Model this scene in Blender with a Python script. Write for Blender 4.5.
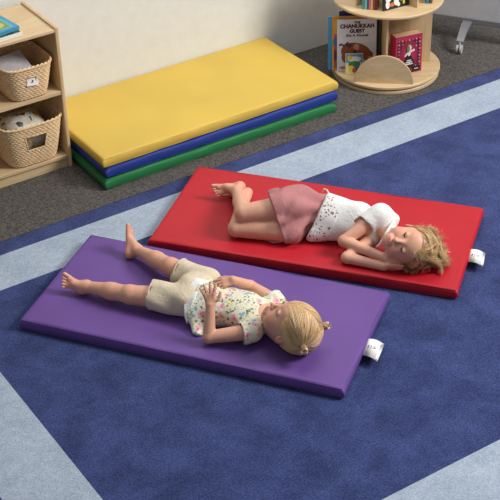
import bpy, bmesh, math, random
import numpy as np
from mathutils import Vector, Matrix
rng = np.random.default_rng(7); random.seed(7)
SC = bpy.context.scene; COL = SC.collection
for o in list(bpy.data.objects): bpy.data.objects.remove(o)

# ------------------------------------------------------------------ camera
FPX, YAW, PITCH, ROLL, CAMH = 1350.12, .5692, .5965, -.0231, 3.1141
_cy, _sy = math.cos(YAW), math.sin(YAW)
FW = np.array([_sy*math.cos(PITCH), _cy*math.cos(PITCH), -math.sin(PITCH)])
_r0 = np.array([_cy, -_sy, 0.]); _u0 = np.cross(_r0, FW)
RT = math.cos(ROLL)*_r0+math.sin(ROLL)*_u0
UP = -math.sin(ROLL)*_r0+math.cos(ROLL)*_u0
BK = -FW
CAMP = np.array([0, 0, CAMH])
cd = bpy.data.cameras.new('camera'); cam = bpy.data.objects.new('camera', cd); COL.objects.link(cam)
cd.sensor_width = 36; cd.lens = FPX/500*36; cd.clip_end = 60
cam.matrix_world = Matrix(((RT[0], UP[0], BK[0], 0), (RT[1], UP[1], BK[1], 0), (RT[2], UP[2], BK[2], CAMH), (0, 0, 0, 1)))
SC.camera = cam
# ------------------------------------------------------------------ world, light, exposure
SC.view_settings.view_transform = 'Standard'; SC.view_settings.look = 'None'
SC.view_settings.exposure = 0.0; SC.view_settings.gamma = 1; SC.view_settings.use_curve_mapping = False
w = bpy.data.worlds.new('world'); SC.world = w; w.use_nodes = True
w.node_tree.nodes['Background'].inputs[0].default_value = (0.93, 0.96, 1, 1)
w.node_tree.nodes['Background'].inputs[1].default_value = 0.28
def area_light(name, loc, target, size, energy, color=(1, 1, 1)):
    l = bpy.data.lights.new(name, 'AREA'); l.shape = 'RECTANGLE'; l.size, l.size_y = size; l.energy = energy; l.color = color
    o = bpy.data.objects.new(name, l); COL.objects.link(o); o.location = loc
    o.rotation_euler = (Vector(target)-Vector(loc)).to_track_quat('-Z', 'Y').to_euler(); return o
area_light('window_daylight', (6.1, .9, 4.1), (2.7, 3.9, 0), (1.7, 1.7), 375, (1, .975, .94))
area_light('ceiling_light', (3.0, 4.2, 3.5), (2.9, 4.1, 0), (1.6, 1.6), 42, (1, .985, .96))

# ------------------------------------------------------------------ helpers
def lin(r, g, b):
    f = lambda c: (c/255/12.92) if c/255 <= .04045 else ((c/255+.055)/1.055)**2.4
    return (f(r), f(g), f(b), 1)
def at(u, v, z):                                   # point of the place at height z seen at a pixel of the photo
    d = FW+(u-250)/FPX*RT-(v-250)/FPX*UP
    return CAMP+(z-CAMH)/d[2]*d
class NT:
    def __init__(s, name):
        s.m = bpy.data.materials.new(name); s.m.use_nodes = True; s.t = s.m.node_tree; s.b = s.t.nodes['Principled BSDF']
    def n(s, typ, **kw):
        x = s.t.nodes.new(typ)
        for k, v in kw.items():
            if k.startswith('i_'): x.inputs[k[2:].replace('_', ' ')].default_value = v
            else: setattr(x, k, v)
        return x
    def l(s, a, b): s.t.links.new(a, b)
    def coord(s, scale=(1, 1, 1), kind='Object'):
        c = s.n('ShaderNodeTexCoord'); m = s.n('ShaderNodeMapping'); m.inputs['Scale'].default_value = scale
        s.l(c.outputs[kind], m.inputs[0]); return m.outputs[0]
    def noise(s, scale, detail=2, rough=.5, co=None, dist=0):
        x = s.n('ShaderNodeTexNoise'); x.inputs['Scale'].default_value = scale; x.inputs['Detail'].default_value = detail
        x.inputs['Roughness'].default_value = rough; x.inputs['Distortion'].default_value = dist
        if co is not None: s.l(co, x.inputs['Vector'])
        return x.outputs['Fac']
    def ramp(s, fac, stops):
        x = s.n('ShaderNodeValToRGB'); s.l(fac, x.inputs[0]); e = x.color_ramp.elements
        while len(e) < len(stops): e.new(.5)
        for i, (p, c) in enumerate(stops): e[i].position = p; e[i].color = c
        return x.outputs[0]
    def bump(s, h, strength, dist, prev=None):
        x = s.n('ShaderNodeBump'); x.inputs['Strength'].default_value = strength; x.inputs['Distance'].default_value = dist
        s.l(h, x.inputs['Height'])
        if prev is not None: s.l(prev, x.inputs['Normal'])
        s.l(x.outputs[0], s.b.inputs['Normal']); return x.outputs[0]
    def mix(s, fac, a, b, mode='MIX'):
        x = s.n('ShaderNodeMix', data_type='RGBA', blend_type=mode)
        for v, i in ((fac, 0), (a, 6), (b, 7)):
            if hasattr(v, 'links'): s.l(v, x.inputs[i])
            else: x.inputs[i].default_value = v
        return x.outputs[2]
def simple(name, c, rough=.6, metal=0, bump=None, var=0, vs=20, spec=.5, coat=0):
    t = NT(name); t.b.inputs['Roughness'].default_value = rough; t.b.inputs['Metallic'].default_value = metal
    t.b.inputs['Specular IOR Level'].default_value = spec; t.b.inputs['Coat Weight'].default_value = coat
    if True:
        v = max(var, .03)
        n = t.noise(vs, 3, .6, t.coord()); c = np.array(c)
        lo = tuple(c[:3]*(1-v))+(1,); hi = tuple(np.clip(c[:3]*(1+v), 0, 1))+(1,)
        t.l(t.ramp(n, [(.3, lo), (.7, hi)]), t.b.inputs['Base Color'])
    if bump: t.bump(t.noise(bump[0], 2, .5, t.coord()), bump[1], bump[2])
    return t.m
def vinyl(name, c):
    t = NT(name); co = t.coord()
    t.b.inputs['Roughness'].default_value = .48; t.b.inputs['Specular IOR Level'].default_value = .32
    c = np.array(c); n = t.noise(3, 2, .5, co)
    t.l(t.ramp(n, [(.3, tuple(c[:3]*.94)+(1,)), (.7, tuple(np.clip(c[:3]*1.05, 0, 1))+(1,))]), t.b.inputs['Base Color'])
    p = t.bump(t.noise(500, 2, .5, co), .18, .001)
    t.bump(t.noise(9, 2, .5, co), .35, .006, p)
    return t.m
def wood(name, c1, c2, axis=0, sc=1):
    t = NT(name); s = [9, 9, 9]; s[axis] = .9
    co = t.coord(tuple(x*sc for x in s)); n = t.noise(3.0, 5, .62, co, 1.2)
    f = t.noise(26, 3, .6, co)
    a = t.ramp(n, [(.3, c1), (.68, c2)])
    t.l(t.mix(.16, a, t.ramp(f, [(.35, tuple(x*.72 for x in c1[:3])+(1,)), (.6, c2)])), t.b.inputs['Base Color'])
    t.b.inputs['Roughness'].default_value = .45; t.bump(f, .08, .001)
    return t.m
M = {}
M['purple'] = vinyl('purple_vinyl', lin(101, 71, 141)); M['red'] = vinyl('red_vinyl', lin(178, 27, 40))
M['yellow'] = vinyl('yellow_vinyl', lin(208, 176, 78)); M['blue'] = vinyl('blue_vinyl', lin(38, 58, 138)); M['green'] = vinyl('green_vinyl', lin(38, 116, 68))
M['maple'] = wood('maple_wood', lin(196, 166, 124), lin(216, 190, 150), 0); M['maple_v'] = wood('maple_wood_upright', lin(194, 162, 118), lin(214, 186, 144), 2)
M['maple_y'] = wood('maple_wood_deep', lin(194, 162, 120), lin(216, 190, 150), 1)
M['wall'] = simple('wall_paint', lin(216, 217, 213), .85, bump=(120, .05, .001))
M['white'] = simple('white_panel', lin(186, 186, 190), .35); M['metal'] = simple('grey_metal', lin(132, 132, 136), .4, .4)
M['plastic'] = simple('grey_plastic', lin(176, 176, 178), .5); M['black'] = simple('black_ink', lin(22, 20, 20), .6)
M['label'] = simple('white_label', lin(238, 238, 236), .7); M['ink'] = simple('grey_ink', lin(80, 80, 84), .7)
M['page'] = simple('page_paper', lin(200, 174, 128), .8, var=.08, vs=200); M['paperwhite'] = simple('white_paper', lin(228, 226, 224), .8)
def flat(name, r, g, b, rough=.5): 
    if name not in M: M[name] = simple(name, lin(r, g, b), rough)
    return M[name]
# carpets
def carpet():
    t = NT('dark_carpet'); co = t.coord((1, 1, 1)); st = t.coord((2.6, 11, 1))
    n1 = t.noise(170, 3, .8, co); n2 = t.noise(24, 4, .75, st); n3 = t.noise(90, 2, .6, co)
    a = t.ramp(n1, [(.40, lin(24, 22, 23)), (.60, lin(132, 124, 117))])
    b = t.ramp(n2, [(.35, lin(52, 51, 52)), (.65, lin(98, 94, 92))])
    x = t.mix(.45, a, b); x = t.mix(.35, x, t.ramp(n3, [(.38, lin(34, 33, 36)), (.62, lin(112, 108, 104))]))
    t.l(x, t.b.inputs['Base Color']); t.b.inputs['Roughness'].default_value = .95; t.b.inputs['Specular IOR Level'].default_value = .1
    t.bump(n1, .8, .004); return t.m
M['carpet'] = carpet()
def rug(name, lo, hi, spk):
    t = NT(name); co = t.coord(); big = t.noise(6.5, 5, .66, co, .3); f = t.noise(150, 3, .8, co); m = t.noise(45, 2, .6, co)
    a = t.ramp(big, [(.36, lo), (.62, hi)])
    sp = t.ramp(f, [(.35, (spk[0],)*3+(1,)), (.65, (spk[1],)*3+(1,))]); x = t.mix(1, a, sp, 'MULTIPLY')
    sp2 = t.ramp(m, [(.35, (.92,)*3+(1,)), (.65, (1.06,)*3+(1,))]); x = t.mix(1, x, sp2, 'MULTIPLY')
    t.l(x, t.b.inputs['Base Color']); t.b.inputs['Roughness'].default_value = 1; t.b.inputs['Specular IOR Level'].default_value = .05
    t.b.inputs['Sheen Weight'].default_value = .12
    p = t.bump(f, .7, .003); t.bump(big, .5, .012, p); return t.m
M['rugdark'] = rug('navy_pile', lin(43, 53, 95), lin(59, 70, 118), (.42, 1.58)); M['ruglight'] = rug('pale_blue_pile', lin(150, 163, 180), lin(164, 176, 192), (.76, 1.22))
def wicker():
    t = NT('wicker'); co = t.coord(); n = t.noise(90, 3, .6, co)
    t.l(t.ramp(n, [(.3, lin(202, 164, 118)), (.7, lin(240, 212, 170))]), t.b.inputs['Base Color']); t.b.inputs['Roughness'].default_value = .6
    t.bump(t.noise(500, 2, .6, co), .3, .001); return t.m
M['wicker'] = wicker()
def vcol(name, rough, sss=0, bump=None):
    t = NT(name); a = t.n('ShaderNodeVertexColor'); a.layer_name = 'Col'
    n = t.noise(60, 2, .5, t.coord()); mul = t.ramp(n, [(.3, (.96,)*3+(1,)), (.7, (1.03,)*3+(1,))])
    t.l(t.mix(1, a.outputs[0], mul, 'MULTIPLY'), t.b.inputs['Base Color']); t.b.inputs['Roughness'].default_value = rough
    if sss:
        t.b.inputs['Subsurface Weight'].default_value = sss; t.b.inputs['Subsurface Radius'].default_value = (1, .35, .2); t.b.inputs['Subsurface Scale'].default_value = .006
    if bump: t.bump(t.noise(bump[0], 2, .5, t.coord()), bump[1], bump[2])
    return t.m
M['skin'] = vcol('skin', .5, .15); M['hair'] = vcol('hair', .42)
def cloth(name, c, var=.08, fine=700):
    t = NT(name); co = t.coord(); c = np.array(c[:3])
    t.l(t.ramp(t.noise(25, 3, .6, co), [(.3, tuple(c*(1-var))+(1,)), (.7, tuple(np.clip(c*(1+var), 0, 1))+(1,))]), t.b.inputs['Base Color'])
    t.b.inputs['Roughness'].default_value = .9; t.b.inputs['Specular IOR Level'].default_value = .15
    p = t.bump(t.noise(fine, 2, .5, co), .25, .0008); t.bump(t.noise(45, 3, .6, co, 1.5), .5, .006, p); return t.m
M['shorts'] = cloth('beige_cotton', lin(206, 192, 168)); M['pink'] = cloth('dusty_pink_cotton', lin(176, 120, 120), .06); M['whitecloth'] = cloth('white_cotton', lin(228, 228, 226), .03)
def floral():
    t = NT('floral_cotton'); co = t.coord(); base = lin(218, 214, 194)
    x = base
    def spots(scale, thr, c, off, seed, x, sharp=.03):
        v = t.n('ShaderNodeTexVoronoi'); v.inputs['Scale'].default_value = scale; v.inputs['Randomness'].default_value = 1
        mp = t.n('ShaderNodeMapping'); mp.inputs['Location'].default_value = (off, seed, off*2); t.l(co, mp.inputs[0])
        nz = t.n('ShaderNodeTexNoise'); nz.inputs['Scale'].default_value = scale*2; t.l(mp.outputs[0], nz.inputs[0])
        ad = t.n('ShaderNodeMix', data_type='VECTOR'); ad.inputs[0].default_value = .35/ scale * 8; ad.inputs[0].default_value = min(.04, .8/scale)
        t.l(mp.outputs[0], ad.inputs[4]); t.l(nz.outputs['Color'], ad.inputs[5]); t.l(ad.outputs[1], v.inputs['Vector'])
        r = t.ramp(v.outputs['Distance'], [(thr, (1, 1, 1, 1)), (thr+sharp, (0, 0, 0, 1))])
        return t.mix(r, x, c)
    x = spots(52, .26, lin(120, 138, 92), .3, 1.1, x); x = spots(70, .22, lin(150, 160, 120), 1.3, 4.1, x)
    x = spots(44, .17, lin(86, 78, 62), 2.3, .4, x)
    x = spots(22, .24, lin(224, 160, 172), .9, 2.2, x, .08); x = spots(22, .09, lin(190, 66, 96), .9, 2.2, x)
    x = spots(20, .13, lin(130, 176, 196), 3.9, 3.2, x, .06); x = spots(30, .15, lin(232, 212, 120), 5.9, 7.2, x, .06)
    t.l(x, t.b.inputs['Base Color']); t.b.inputs['Roughness'].default_value = .9
    t.bump(t.noise(45, 3, .6, co, 1.5), .5, .006); return t.m
M['floral'] = floral()
def lace():
    t = NT('lace_cotton'); co = t.coord(); v = t.n('ShaderNodeTexVoronoi', feature='DISTANCE_TO_EDGE'); v.inputs['Scale'].default_value = 75
    nz = t.n('ShaderNodeTexNoise'); nz.inputs['Scale'].default_value = 60; t.l(co, nz.inputs[0])
    ad = t.n('ShaderNodeMix', data_type='VECTOR'); ad.inputs[0].default_value = .012; t.l(co, ad.inputs[4]); t.l(nz.outputs['Color'], ad.inputs[5])
    t.l(ad.outputs[1], v.inputs['Vector'])
    big = t.noise(22, 2, .5, co)
    m1 = t.ramp(v.outputs['Distance'], [(.18, (0, 0, 0, 1)), (.26, (1, 1, 1, 1))])
    m2 = t.ramp(big, [(.40, (0, 0, 0, 1)), (.46, (1, 1, 1, 1))])
    m = t.mix(1, m1, m2, 'MULTIPLY')
    t.l(t.mix(m, lin(226, 224, 222), lin(140, 112, 108)), t.b.inputs['Base Color']); t.b.inputs['Roughness'].default_value = .9
    t.bump(m, .4, .002); return t.m
M['lace'] = lace()

def link(o, parent=None):
    COL.objects.link(o)
    if parent is not None: o.parent = parent
    return o
def mesh_obj(name, V, F, mat, parent=None, smooth=False, mats=None, fmat=None):
    me = bpy.data.meshes.new(name); me.from_pydata([tuple(map(float, v)) for v in V], [], [tuple(int(i) for i in f) for f in F])
    for m in (mats or [mat]): me.materials.append(m)
    if fmat is not None: me.polygons.foreach_set('material_index', np.array(fmat, dtype=np.int32))
    if smooth: me.polygons.foreach_set('use_smooth', np.ones(len(me.polygons), dtype=bool))
    me.update(); return link(bpy.data.objects.new(name, me), parent)
def bm_obj(name, bm, mat, parent=None, smooth=False):
    bmesh.ops.recalc_face_normals(bm, faces=bm.faces)
    me = bpy.data.meshes.new(name); bm.to_mesh(me); bm.free(); me.materials.append(mat)
    if smooth: me.polygons.foreach_set('use_smooth', np.ones(len(me.polygons), dtype=bool))
    return link(bpy.data.objects.new(name, me), parent)
def thing(name, label, cat, loc=(0, 0, 0), rotz=0, group=None):
    o = bpy.data.objects.new(name, None); COL.objects.link(o); o.location = loc; o.rotation_euler = (0, 0, rotz); o.empty_display_size = .05
    o['label'] = label; o['category'] = cat
    if group: o['group'] = group
    return o
def tag(o, label, cat, group=None):
    o['label'] = label; o['category'] = cat
    if group: o['group'] = group
    return o
def add_box(bm, lo, hi, bev=0, seg=2):
    vs = [bm.verts.new((x, y, z)) for x in (lo[0], hi[0]) for y in (lo[1], hi[1]) for z in (lo[2], hi[2])]
    f = [(0, 1, 3, 2), (4, 6, 7, 5), (0, 4, 5, 1), (2, 3, 7, 6), (0, 2, 6, 4), (1, 5, 7, 3)]
    fs = [bm.faces.new([vs[i] for i in q]) for q in f]
    if bev:
        es = list({e for q in fs for e in q.edges}); bmesh.ops.bevel(bm, geom=es, offset=bev, segments=seg, affect='EDGES', profile=.5)
def box(name, lo, hi, mat, parent=None, bev=.0015):
    bm = bmesh.new(); add_box(bm, lo, hi, bev); return bm_obj(name, bm, mat, parent)
def tube(pts, r, n=8, closed=False):
    pts = [np.array(p, float) for p in pts]; V = []; F = []; m = len(pts); prev = None
    rr = r if hasattr(r, '__len__') else [r]*m
    for i, p in enumerate(pts):
        a = pts[(i+1) % m] if (closed or i < m-1) else pts[i]; b = pts[i-1] if (closed or i > 0) else pts[i]
        t = a-b; t /= np.linalg.norm(t)+1e-12
        if prev is None: prev = np.cross(t, (0, 0, 1.) if abs(t[2]) < .9 else (1., 0, 0))
        prev = prev-t*(prev@t); prev /= np.linalg.norm(prev)+1e-12; c = np.cross(t, prev)
        for j in range(n):
            an = 2*math.pi*j/n; V.append(p+rr[i]*(math.cos(an)*prev+math.sin(an)*c))
    for i in range(m if closed else m-1):
        k = (i+1) % m
        for j in range(n): F.append((i*n+j, i*n+(j+1) % n, k*n+(j+1) % n, k*n+j))
    if not closed: F.append(tuple(range(n))[::-1]); F.append(tuple((m-1)*n+j for j in range(n)))
    return V, F
def prism(poly, z0, z1):
    n = len(poly); V = [(x, y, z0) for x, y in poly]+[(x, y, z1) for x, y in poly]
    F = [tuple(range(n))[::-1], tuple(range(n, 2*n))]+[(i, (i+1) % n, n+(i+1) % n, n+i) for i in range(n)]
    return V, F
def merge(*parts):
    V = []; F = []
    for v, f in parts:
        k = len(V); V += list(v); F += [tuple(i+k for i in q) for q in f]
    return V, F
def xf(vf, mat):
    return [tuple(mat @ Vector(tuple(map(float, v)))) for v in vf[0]], vf[1]
def text_mesh(name, s, size, mat, parent, M4, bold=0.0, align='CENTER'):
    cu = bpy.data.curves.new(name, 'FONT'); cu.body = s; cu.size = size; cu.align_x = align; cu.align_y = 'CENTER'; cu.extrude = .0003; cu.offset = bold; cu.resolution_u = 3
    t = bpy.data.objects.new(name+'_source', cu); COL.objects.link(t)
    dg = bpy.context.evaluated_depsgraph_get(); dg.update()
    me = bpy.data.meshes.new_from_object(t.evaluated_get(dg)); bpy.data.objects.remove(t); bpy.data.curves.remove(cu)
    me.materials.clear(); me.materials.append(mat); me.name = name
    o = bpy.data.objects.new(name, me); link(o, parent); o.matrix_local = M4; return o

# ------------------------------------------------------------------ the setting
def struct(o): o['kind'] = 'structure'; return o
FZ = -.007
struct(box('floor', (-1.5, -.5, FZ-.05), (8, 5.3, FZ), M['carpet'], bev=0))
struct(box('wall_back', (-1.5, 5.262, FZ), (8, 5.36, 3.0), M['wall'], bev=0))
# area rug in bands, one mesh
def area_rug():
    xs = [.92, 1.02, 1.29, 6.0, 6.23, 6.33]; ys = [2.05, 2.152, 2.4249, 4.1912, 4.418, 4.5089]
    V = []; F = []; fm = []
    for i in range(5):
        for j in range(5):
            k = len(V); x0, x1, y0, y1 = xs[i], xs[i+1], ys[j], ys[j+1]
            V += [(x0, y0, 0), (x1, y0, 0), (x1, y1, 0), (x0, y1, 0)]; F.append((k, k+1, k+2, k+3))
            ring = min(i, j, 4-i, 4-j); fm.append(1 if ring == 1 else 0)
    k = len(V); X0, X1, Y0, Y1 = xs[0], xs[-1], ys[0], ys[-1]
    for z in (0, FZ): V += [(X0, Y0, z), (X1, Y0, z), (X1, Y1, z), (X0, Y1, z)]
    for a in range(4): F.append((k+a, k+4+a, k+4+(a+1) % 4, k+(a+1) % 4)); fm.append(2)
    o = mesh_obj('area_rug', V, F, None, mats=[M['rugdark'], M['ruglight'], flat('rug_binding', 20, 22, 36, .9)], fmat=fm)
    tag(o, 'large navy area rug with a pale blue border band on the grey carpet', 'rug')
    b = 0.006
    pts = [(X0, Y0, -.003), (X1, Y0, -.003), (X1, Y1, -.003), (X0, Y1, -.003)]
    v, f = tube(pts+[pts[0]], .0035, 6); mesh_obj('bound_edge', v, f, M['rug_binding'], o)
area_rug()

# ------------------------------------------------------------------ mats
ML, MW, MT = 1.266, .61, .0474
def mat_mesh(L, W, T, seed, sag=.002, rad=.009):
    r = np.random.default_rng(seed)
    def axis(n, D): 
        e = np.array([0, .25, .55, 1, 1.6])*rad
        return np.concatenate([e, np.linspace(rad*2.2, D-rad*2.2, n), D-e[::-1]])
    X, Y, Z = axis(46, L), axis(24, W), axis(3, T)
    V = {}; P = []; F = []
    def vid(i, j, k):
        q = (i, j, k)
        if q not in V: V[q] = len(P); P.append((X[i], Y[j], Z[k]))
        return V[q]
    nx, ny, nz = len(X), len(Y), len(Z)
    for i in range(nx-1):
        for j in range(ny-1):
            F.append((vid(i, j, nz-1), vid(i+1, j, nz-1), vid(i+1, j+1, nz-1), vid(i, j+1, nz-1)))
            F.append((vid(i, j, 0), vid(i, j+1, 0), vid(i+1, j+1, 0), vid(i+1, j, 0)))
    for i in range(nx-1):
        for k in range(nz-1):
            F.append((vid(i, 0, k), vid(i+1, 0, k), vid(i+1, 0, k+1), vid(i, 0, k+1)))
            F.append((vid(i, ny-1, k), vid(i, ny-1, k+1), vid(i+1, ny-1, k+1), vid(i+1, ny-1, k)))
    for j in range(ny-1):
        for k in range(nz-1):
            F.append((vid(0, j, k), vid(0, j, k+1), vid(0, j+1, k+1), vid(0, j+1, k)))
            F.append((vid(nx-1, j, k), vid(nx-1, j+1, k), vid(nx-1, j+1, k+1), vid(nx-1, j, k+1)))
    P = np.array(P); c = np.array([L, W, T])/2; D = P-c; inner = c-rad
    Q = np.clip(D, -inner, inner); E = D-Q; n = np.linalg.norm(E, axis=1); k = n > 1e-9
    E[k] *= (rad/np.maximum(n[k], rad*.0+np.abs(E[k]).max(1)))[:, None]*np.where(np.abs(E[k]).max(1) > 0, np.abs(E[k]).max(1)/rad, 0)[:, None]
    P2 = Q+E
    # a corner of sewn vinyl stays pointed: pull the eight corners out a touch, sides bow in and out softly
    u, v, wz = P2[:, 0]/c[0], P2[:, 1]/c[1], P2[:, 2]/c[2]
    cor = np.clip((np.abs(u)-.965)/.035, 0, 1)*np.clip((np.abs(v)-.93)/.07, 0, 1)
    P2[:, 0] += np.sign(u)*cor*.004; P2[:, 1] += np.sign(v)*cor*.004
    top = wz > .5
    P2[top, 2] += (-.0035*cor+sag*(1-np.abs(u)**6)*(1-np.abs(v)**6))[top]
    for _ in range(5):
        a, b, ph = r.uniform(3, 11), r.uniform(3, 11), r.uniform(0, 6)
        P2[top, 2] += .0006*np.sin(a*P2[top, 0]*2+b*P2[top, 1]*2+ph)
    side = (np.abs(v) > .9) | (np.abs(u) > .95)
    bulge = (1-wz**2)*.004
    P2[:, 1] += np.where(np.abs(v) > .97, np.sign(v)*bulge, 0); P2[:, 0] += np.where(np.abs(u) > .985, np.sign(u)*bulge*2, 0)
    P2[side, 1] += .0008*np.sin(P2[side, 0]*37+seed)
    return P2+c, F
def rest_mat(x, y, a, z, mat, label, seed, L=ML, W=MW, T=MT, tagpos=None):
    t = thing('rest_mat', label, 'rest mat', (x, y, z), a)
    V, F = mat_mesh(L, W, T, seed); mesh_obj('pad', V, F, mat, t, True)
    # seam welt around top and bottom edges
    for zz, nm in ((T-.0035, 'seam_welt'), (.0045, 'seam_welt')):
        pts = []
        e = .0005
        cs = [(-e, -e), (L+e, -e), (L+e, W+e), (-e, W+e)]
        for i in range(4):
            p, q = np.array(cs[i]), np.array(cs[(i+1) % 4])
            for s in np.linspace(0, 1, 14)[:-1]:
                m = p+(q-p)*s; pts.append((m[0], m[1]+.0005*math.sin(m[0]*30), zz))
        v, f = tube(pts, .0016, 5, True); mesh_obj(nm, v, f, mat, t, True)
    if tagpos:
        s, wd, ln, ang, droop = tagpos
        V = []; F = []
        for k in range(7):
            q = k/6; x = L+.006+q*ln; zz = .031+.006*math.sin(q*2.6)-droop*q*q
            for s2 in (-wd/2, wd/2): V += [(x+s2*ang, s+s2-.022*q, zz+.003*math.sin(q*3+s2*20)), (x+s2*ang, s+s2, zz-.0012+.003*math.sin(q*3+s2*20))]
        for k in range(6):
            b = k*4; F += [(b, b+4, b+6, b+2), (b+1, b+3, b+7, b+5), (b, b+1, b+5, b+4), (b+2, b+6, b+7, b+3)]
        F += [(0, 2, 3, 1), (24, 25, 27, 26)]
        lb = mesh_obj('care_label', V, F, M['label'], t, True); lb['label'] = 'white fabric tag sewn to the short edge'
        for sy, ln_ in ((.592, .022), (.452, .010)):                 # clear zip ends on the short edge
            zp = box('zip_end', (L-.002, sy-ln_/2, .010), (L+.006, sy+ln_/2, .034), M['label'], t, .002)
        # tiny unreadable print
        V = []; F = []
        for (px, py, w_, h_) in ((-.014, .000, .012, .003), (-.014, .006, .010, .0025), (-.014, -.007, .013, .003), (-.004, .003, .012, .003), (-.004, -.006, .008, .0025), (.004, -.002, .006, .012), (.009, .006, .007, .003)):
            vv, ff = prism([(px, py), (px+h_, py), (px+h_, py+w_*.6), (px, py+w_*.6)], 0, .0004); V, F = merge((V, F), (vv, ff))
        pr_ = mesh_obj('print', [(v[0]+L+ln*.5, v[1]+s-.004, v[2]+.0385-droop*.25) for v in V], F, M['ink'], lb)
    return t
rest_mat(1.4683, 3.912, -.9305, 0, M['purple'], 'purple vinyl rest mat under the child in the floral top', 1, tagpos=(.272, .095, .062, -.05, .006))
rest_mat(2.1386, 4.1058, -.8886, 0, M['red'], 'red vinyl rest mat under the child in the pink skirt', 2, tagpos=(.268, .085, .062, -.08, .006))
SZ = FZ
rest_mat(2.218, 4.628, 0, SZ, M['green'], 'green vinyl rest mat at the bottom of the stack by the wall', 3, L=1.245)
rest_mat(2.230, 4.636, .004, SZ+MT+.0045, M['blue'], 'blue vinyl rest mat in the middle of the stack by the wall', 4, L=1.252)
rest_mat(2.222, 4.640, .0075, SZ+2*MT+.009, M['yellow'], 'yellow vinyl rest mat on top of the stack by the wall', 5)

# ------------------------------------------------------------------ storage shelf, left
def shelf_unit():
    X0, X1, Y0, Y1 = 1.30, 2.190, 4.90, 5.24; th = .017
    t = thing('shelf_unit', 'maple wooden shelf unit holding wicker baskets against the wall', 'shelf', (X0, Y0, FZ))
    W, D, H = X1-X0, Y1-Y0, .689
    for x in (0, W-th):
        box('side_panel', (x, 0, 0), (x+th, D, H), M['maple_v'], t, .004)
    box('top_board', (th, .002, .666), (W-th, D-.004, .680), M['maple'], t, .002)
    box('shelf_board', (th, .004, .369), (W-th, D-.012, .388), M['maple'], t, .002)
    box('base_board', (th, .004, .049), (W-th, D-.012, .065), M['maple'], t, .002)
    box('kick_board', (th, .014, 0), (W-th, .028, .049), M['maple'], t, .001)
    box('back_panel', (th, D-.012, .0), (W-th, D-.002, .666), M['maple'], t, .001)
    return t
shelf_unit()
def rrect(w, d, r, n):
    # points evenly spaced along a rounded rectangle centred on the origin
    segs = []
    K = 400; pts = []
    for i in range(K):
        a = 2*math.pi*i/K; c, s = math.cos(a), math.sin(a); e = 4.2
        q = (abs(c)**e+abs(s)**e)**(-1/e); pts.append((c*q*w/2, s*q*d/2))
    P = np.array(pts+[pts[0]]); L = np.concatenate([[0], np.cumsum(np.linalg.norm(np.diff(P, axis=0), axis=1))])
    t = np.linspace(0, L[-1], n, endpoint=False); return np.stack([np.interp(t, L, P[:, 0]), np.interp(t, L, P[:, 1])], 1)
def basket(loc, rot, wb, wt, db, dt, H, label, hole, rows=15, stakes=44):
    t = thing('wicker_basket', label, 'basket', loc, rot, None)
    sub = 4; n = stakes*sub; V = []; F = []; levels = rows*4+1
    for lv in range(levels):
        z = H*lv/(levels-1); q = lv/(levels-1); row = lv//4; ph = lv % 4/4
        w_, d_ = wb+(wt-wb)*q**.8, db+(dt-db)*q**.8; P = rrect(w_, d_, .05, n)
        bumpz = math.sin(math.pi*ph)*.0032
        for i in range(n):
            a = i/sub*math.pi*1.0; of = bumpz+.0018*math.cos(a)*(1 if row % 2 else -1)*math.sin(math.pi*ph)
            nr = P[i]/np.linalg.norm(P[i]); V.append((P[i][0]+nr[0]*of, P[i][1]+nr[1]*of, z+.002))
    hx, z0, z1 = hole
    for lv in range(levels-1):
        for i in range(n):
            j = (i+1) % n; a, b, c, d = lv*n+i, lv*n+j, (lv+1)*n+j, (lv+1)*n+i
            m = (np.array(V[a])+np.array(V[c]))/2
            if m[1] < 0 and z0 < m[2] < z1 and abs(m[0]) < hx*(.8+.2*(m[2]-z0)/(z1-z0)): continue
            F.append((a, b, c, d))
    o = mesh_obj('woven_wall', V, F, M['wicker'], t, True); so = o.modifiers.new('thick', 'SOLIDIFY'); so.thickness = .005; so.offset = -1
    P = rrect(wb-.004, db-.004, .05, 60); v, f = prism([tuple(p) for p in P], .001, .007); mesh_obj('bottom', v, f, M['wicker'], t)
    # rolled twisted rim
    P = rrect(wt, dt, .05, 220); A = []; B = []
    for i, p in enumerate(P):
        nr = p/np.linalg.norm(p); th = i*2*math.pi*22/220
        for L_, sg in ((A, 0), (B, math.pi)):
            L_.append((p[0]+nr[0]*.0035*math.cos(th+sg), p[1]+nr[1]*.0035*math.cos(th+sg), H+.001+.0035*math.sin(th+sg)))
    v, f = merge(tube(A, .0042, 6, True), tube(B, .0042, 6, True)); mesh_obj('rim', v, f, M['wicker'], t, True)
    yf = -(db+(dt-db)*((z0+z1)/2/H)**.8)/2
    def yy(z): return -(db+(dt-db)*(z/H)**.8)/2-.001
    pts = [(-hx, yy(z1), z1), (hx, yy(z1), z1), (hx*.8, yy(z0), z0), (-hx*.8, yy(z0), z0)]
    v, f = tube(pts+[pts[0]], .0032, 6); mesh_obj('handle_opening', v, f, M['wicker'], t, True)
    return t
basket((2.024, 5.022, FZ+.065+.001), 0, .225, .305, .22, .28, .205, 'larger wicker basket on the bottom shelf holding a patterned bag', (.052, .085, .155), rows=20, stakes=104)
basket((2.037, 5.020, FZ+.388+.001), 0, .17, .235, .22, .27, .155, 'wicker basket on the middle shelf with a grey cloth inside', (.024, .082, .112), rows=15, stakes=84)
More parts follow.
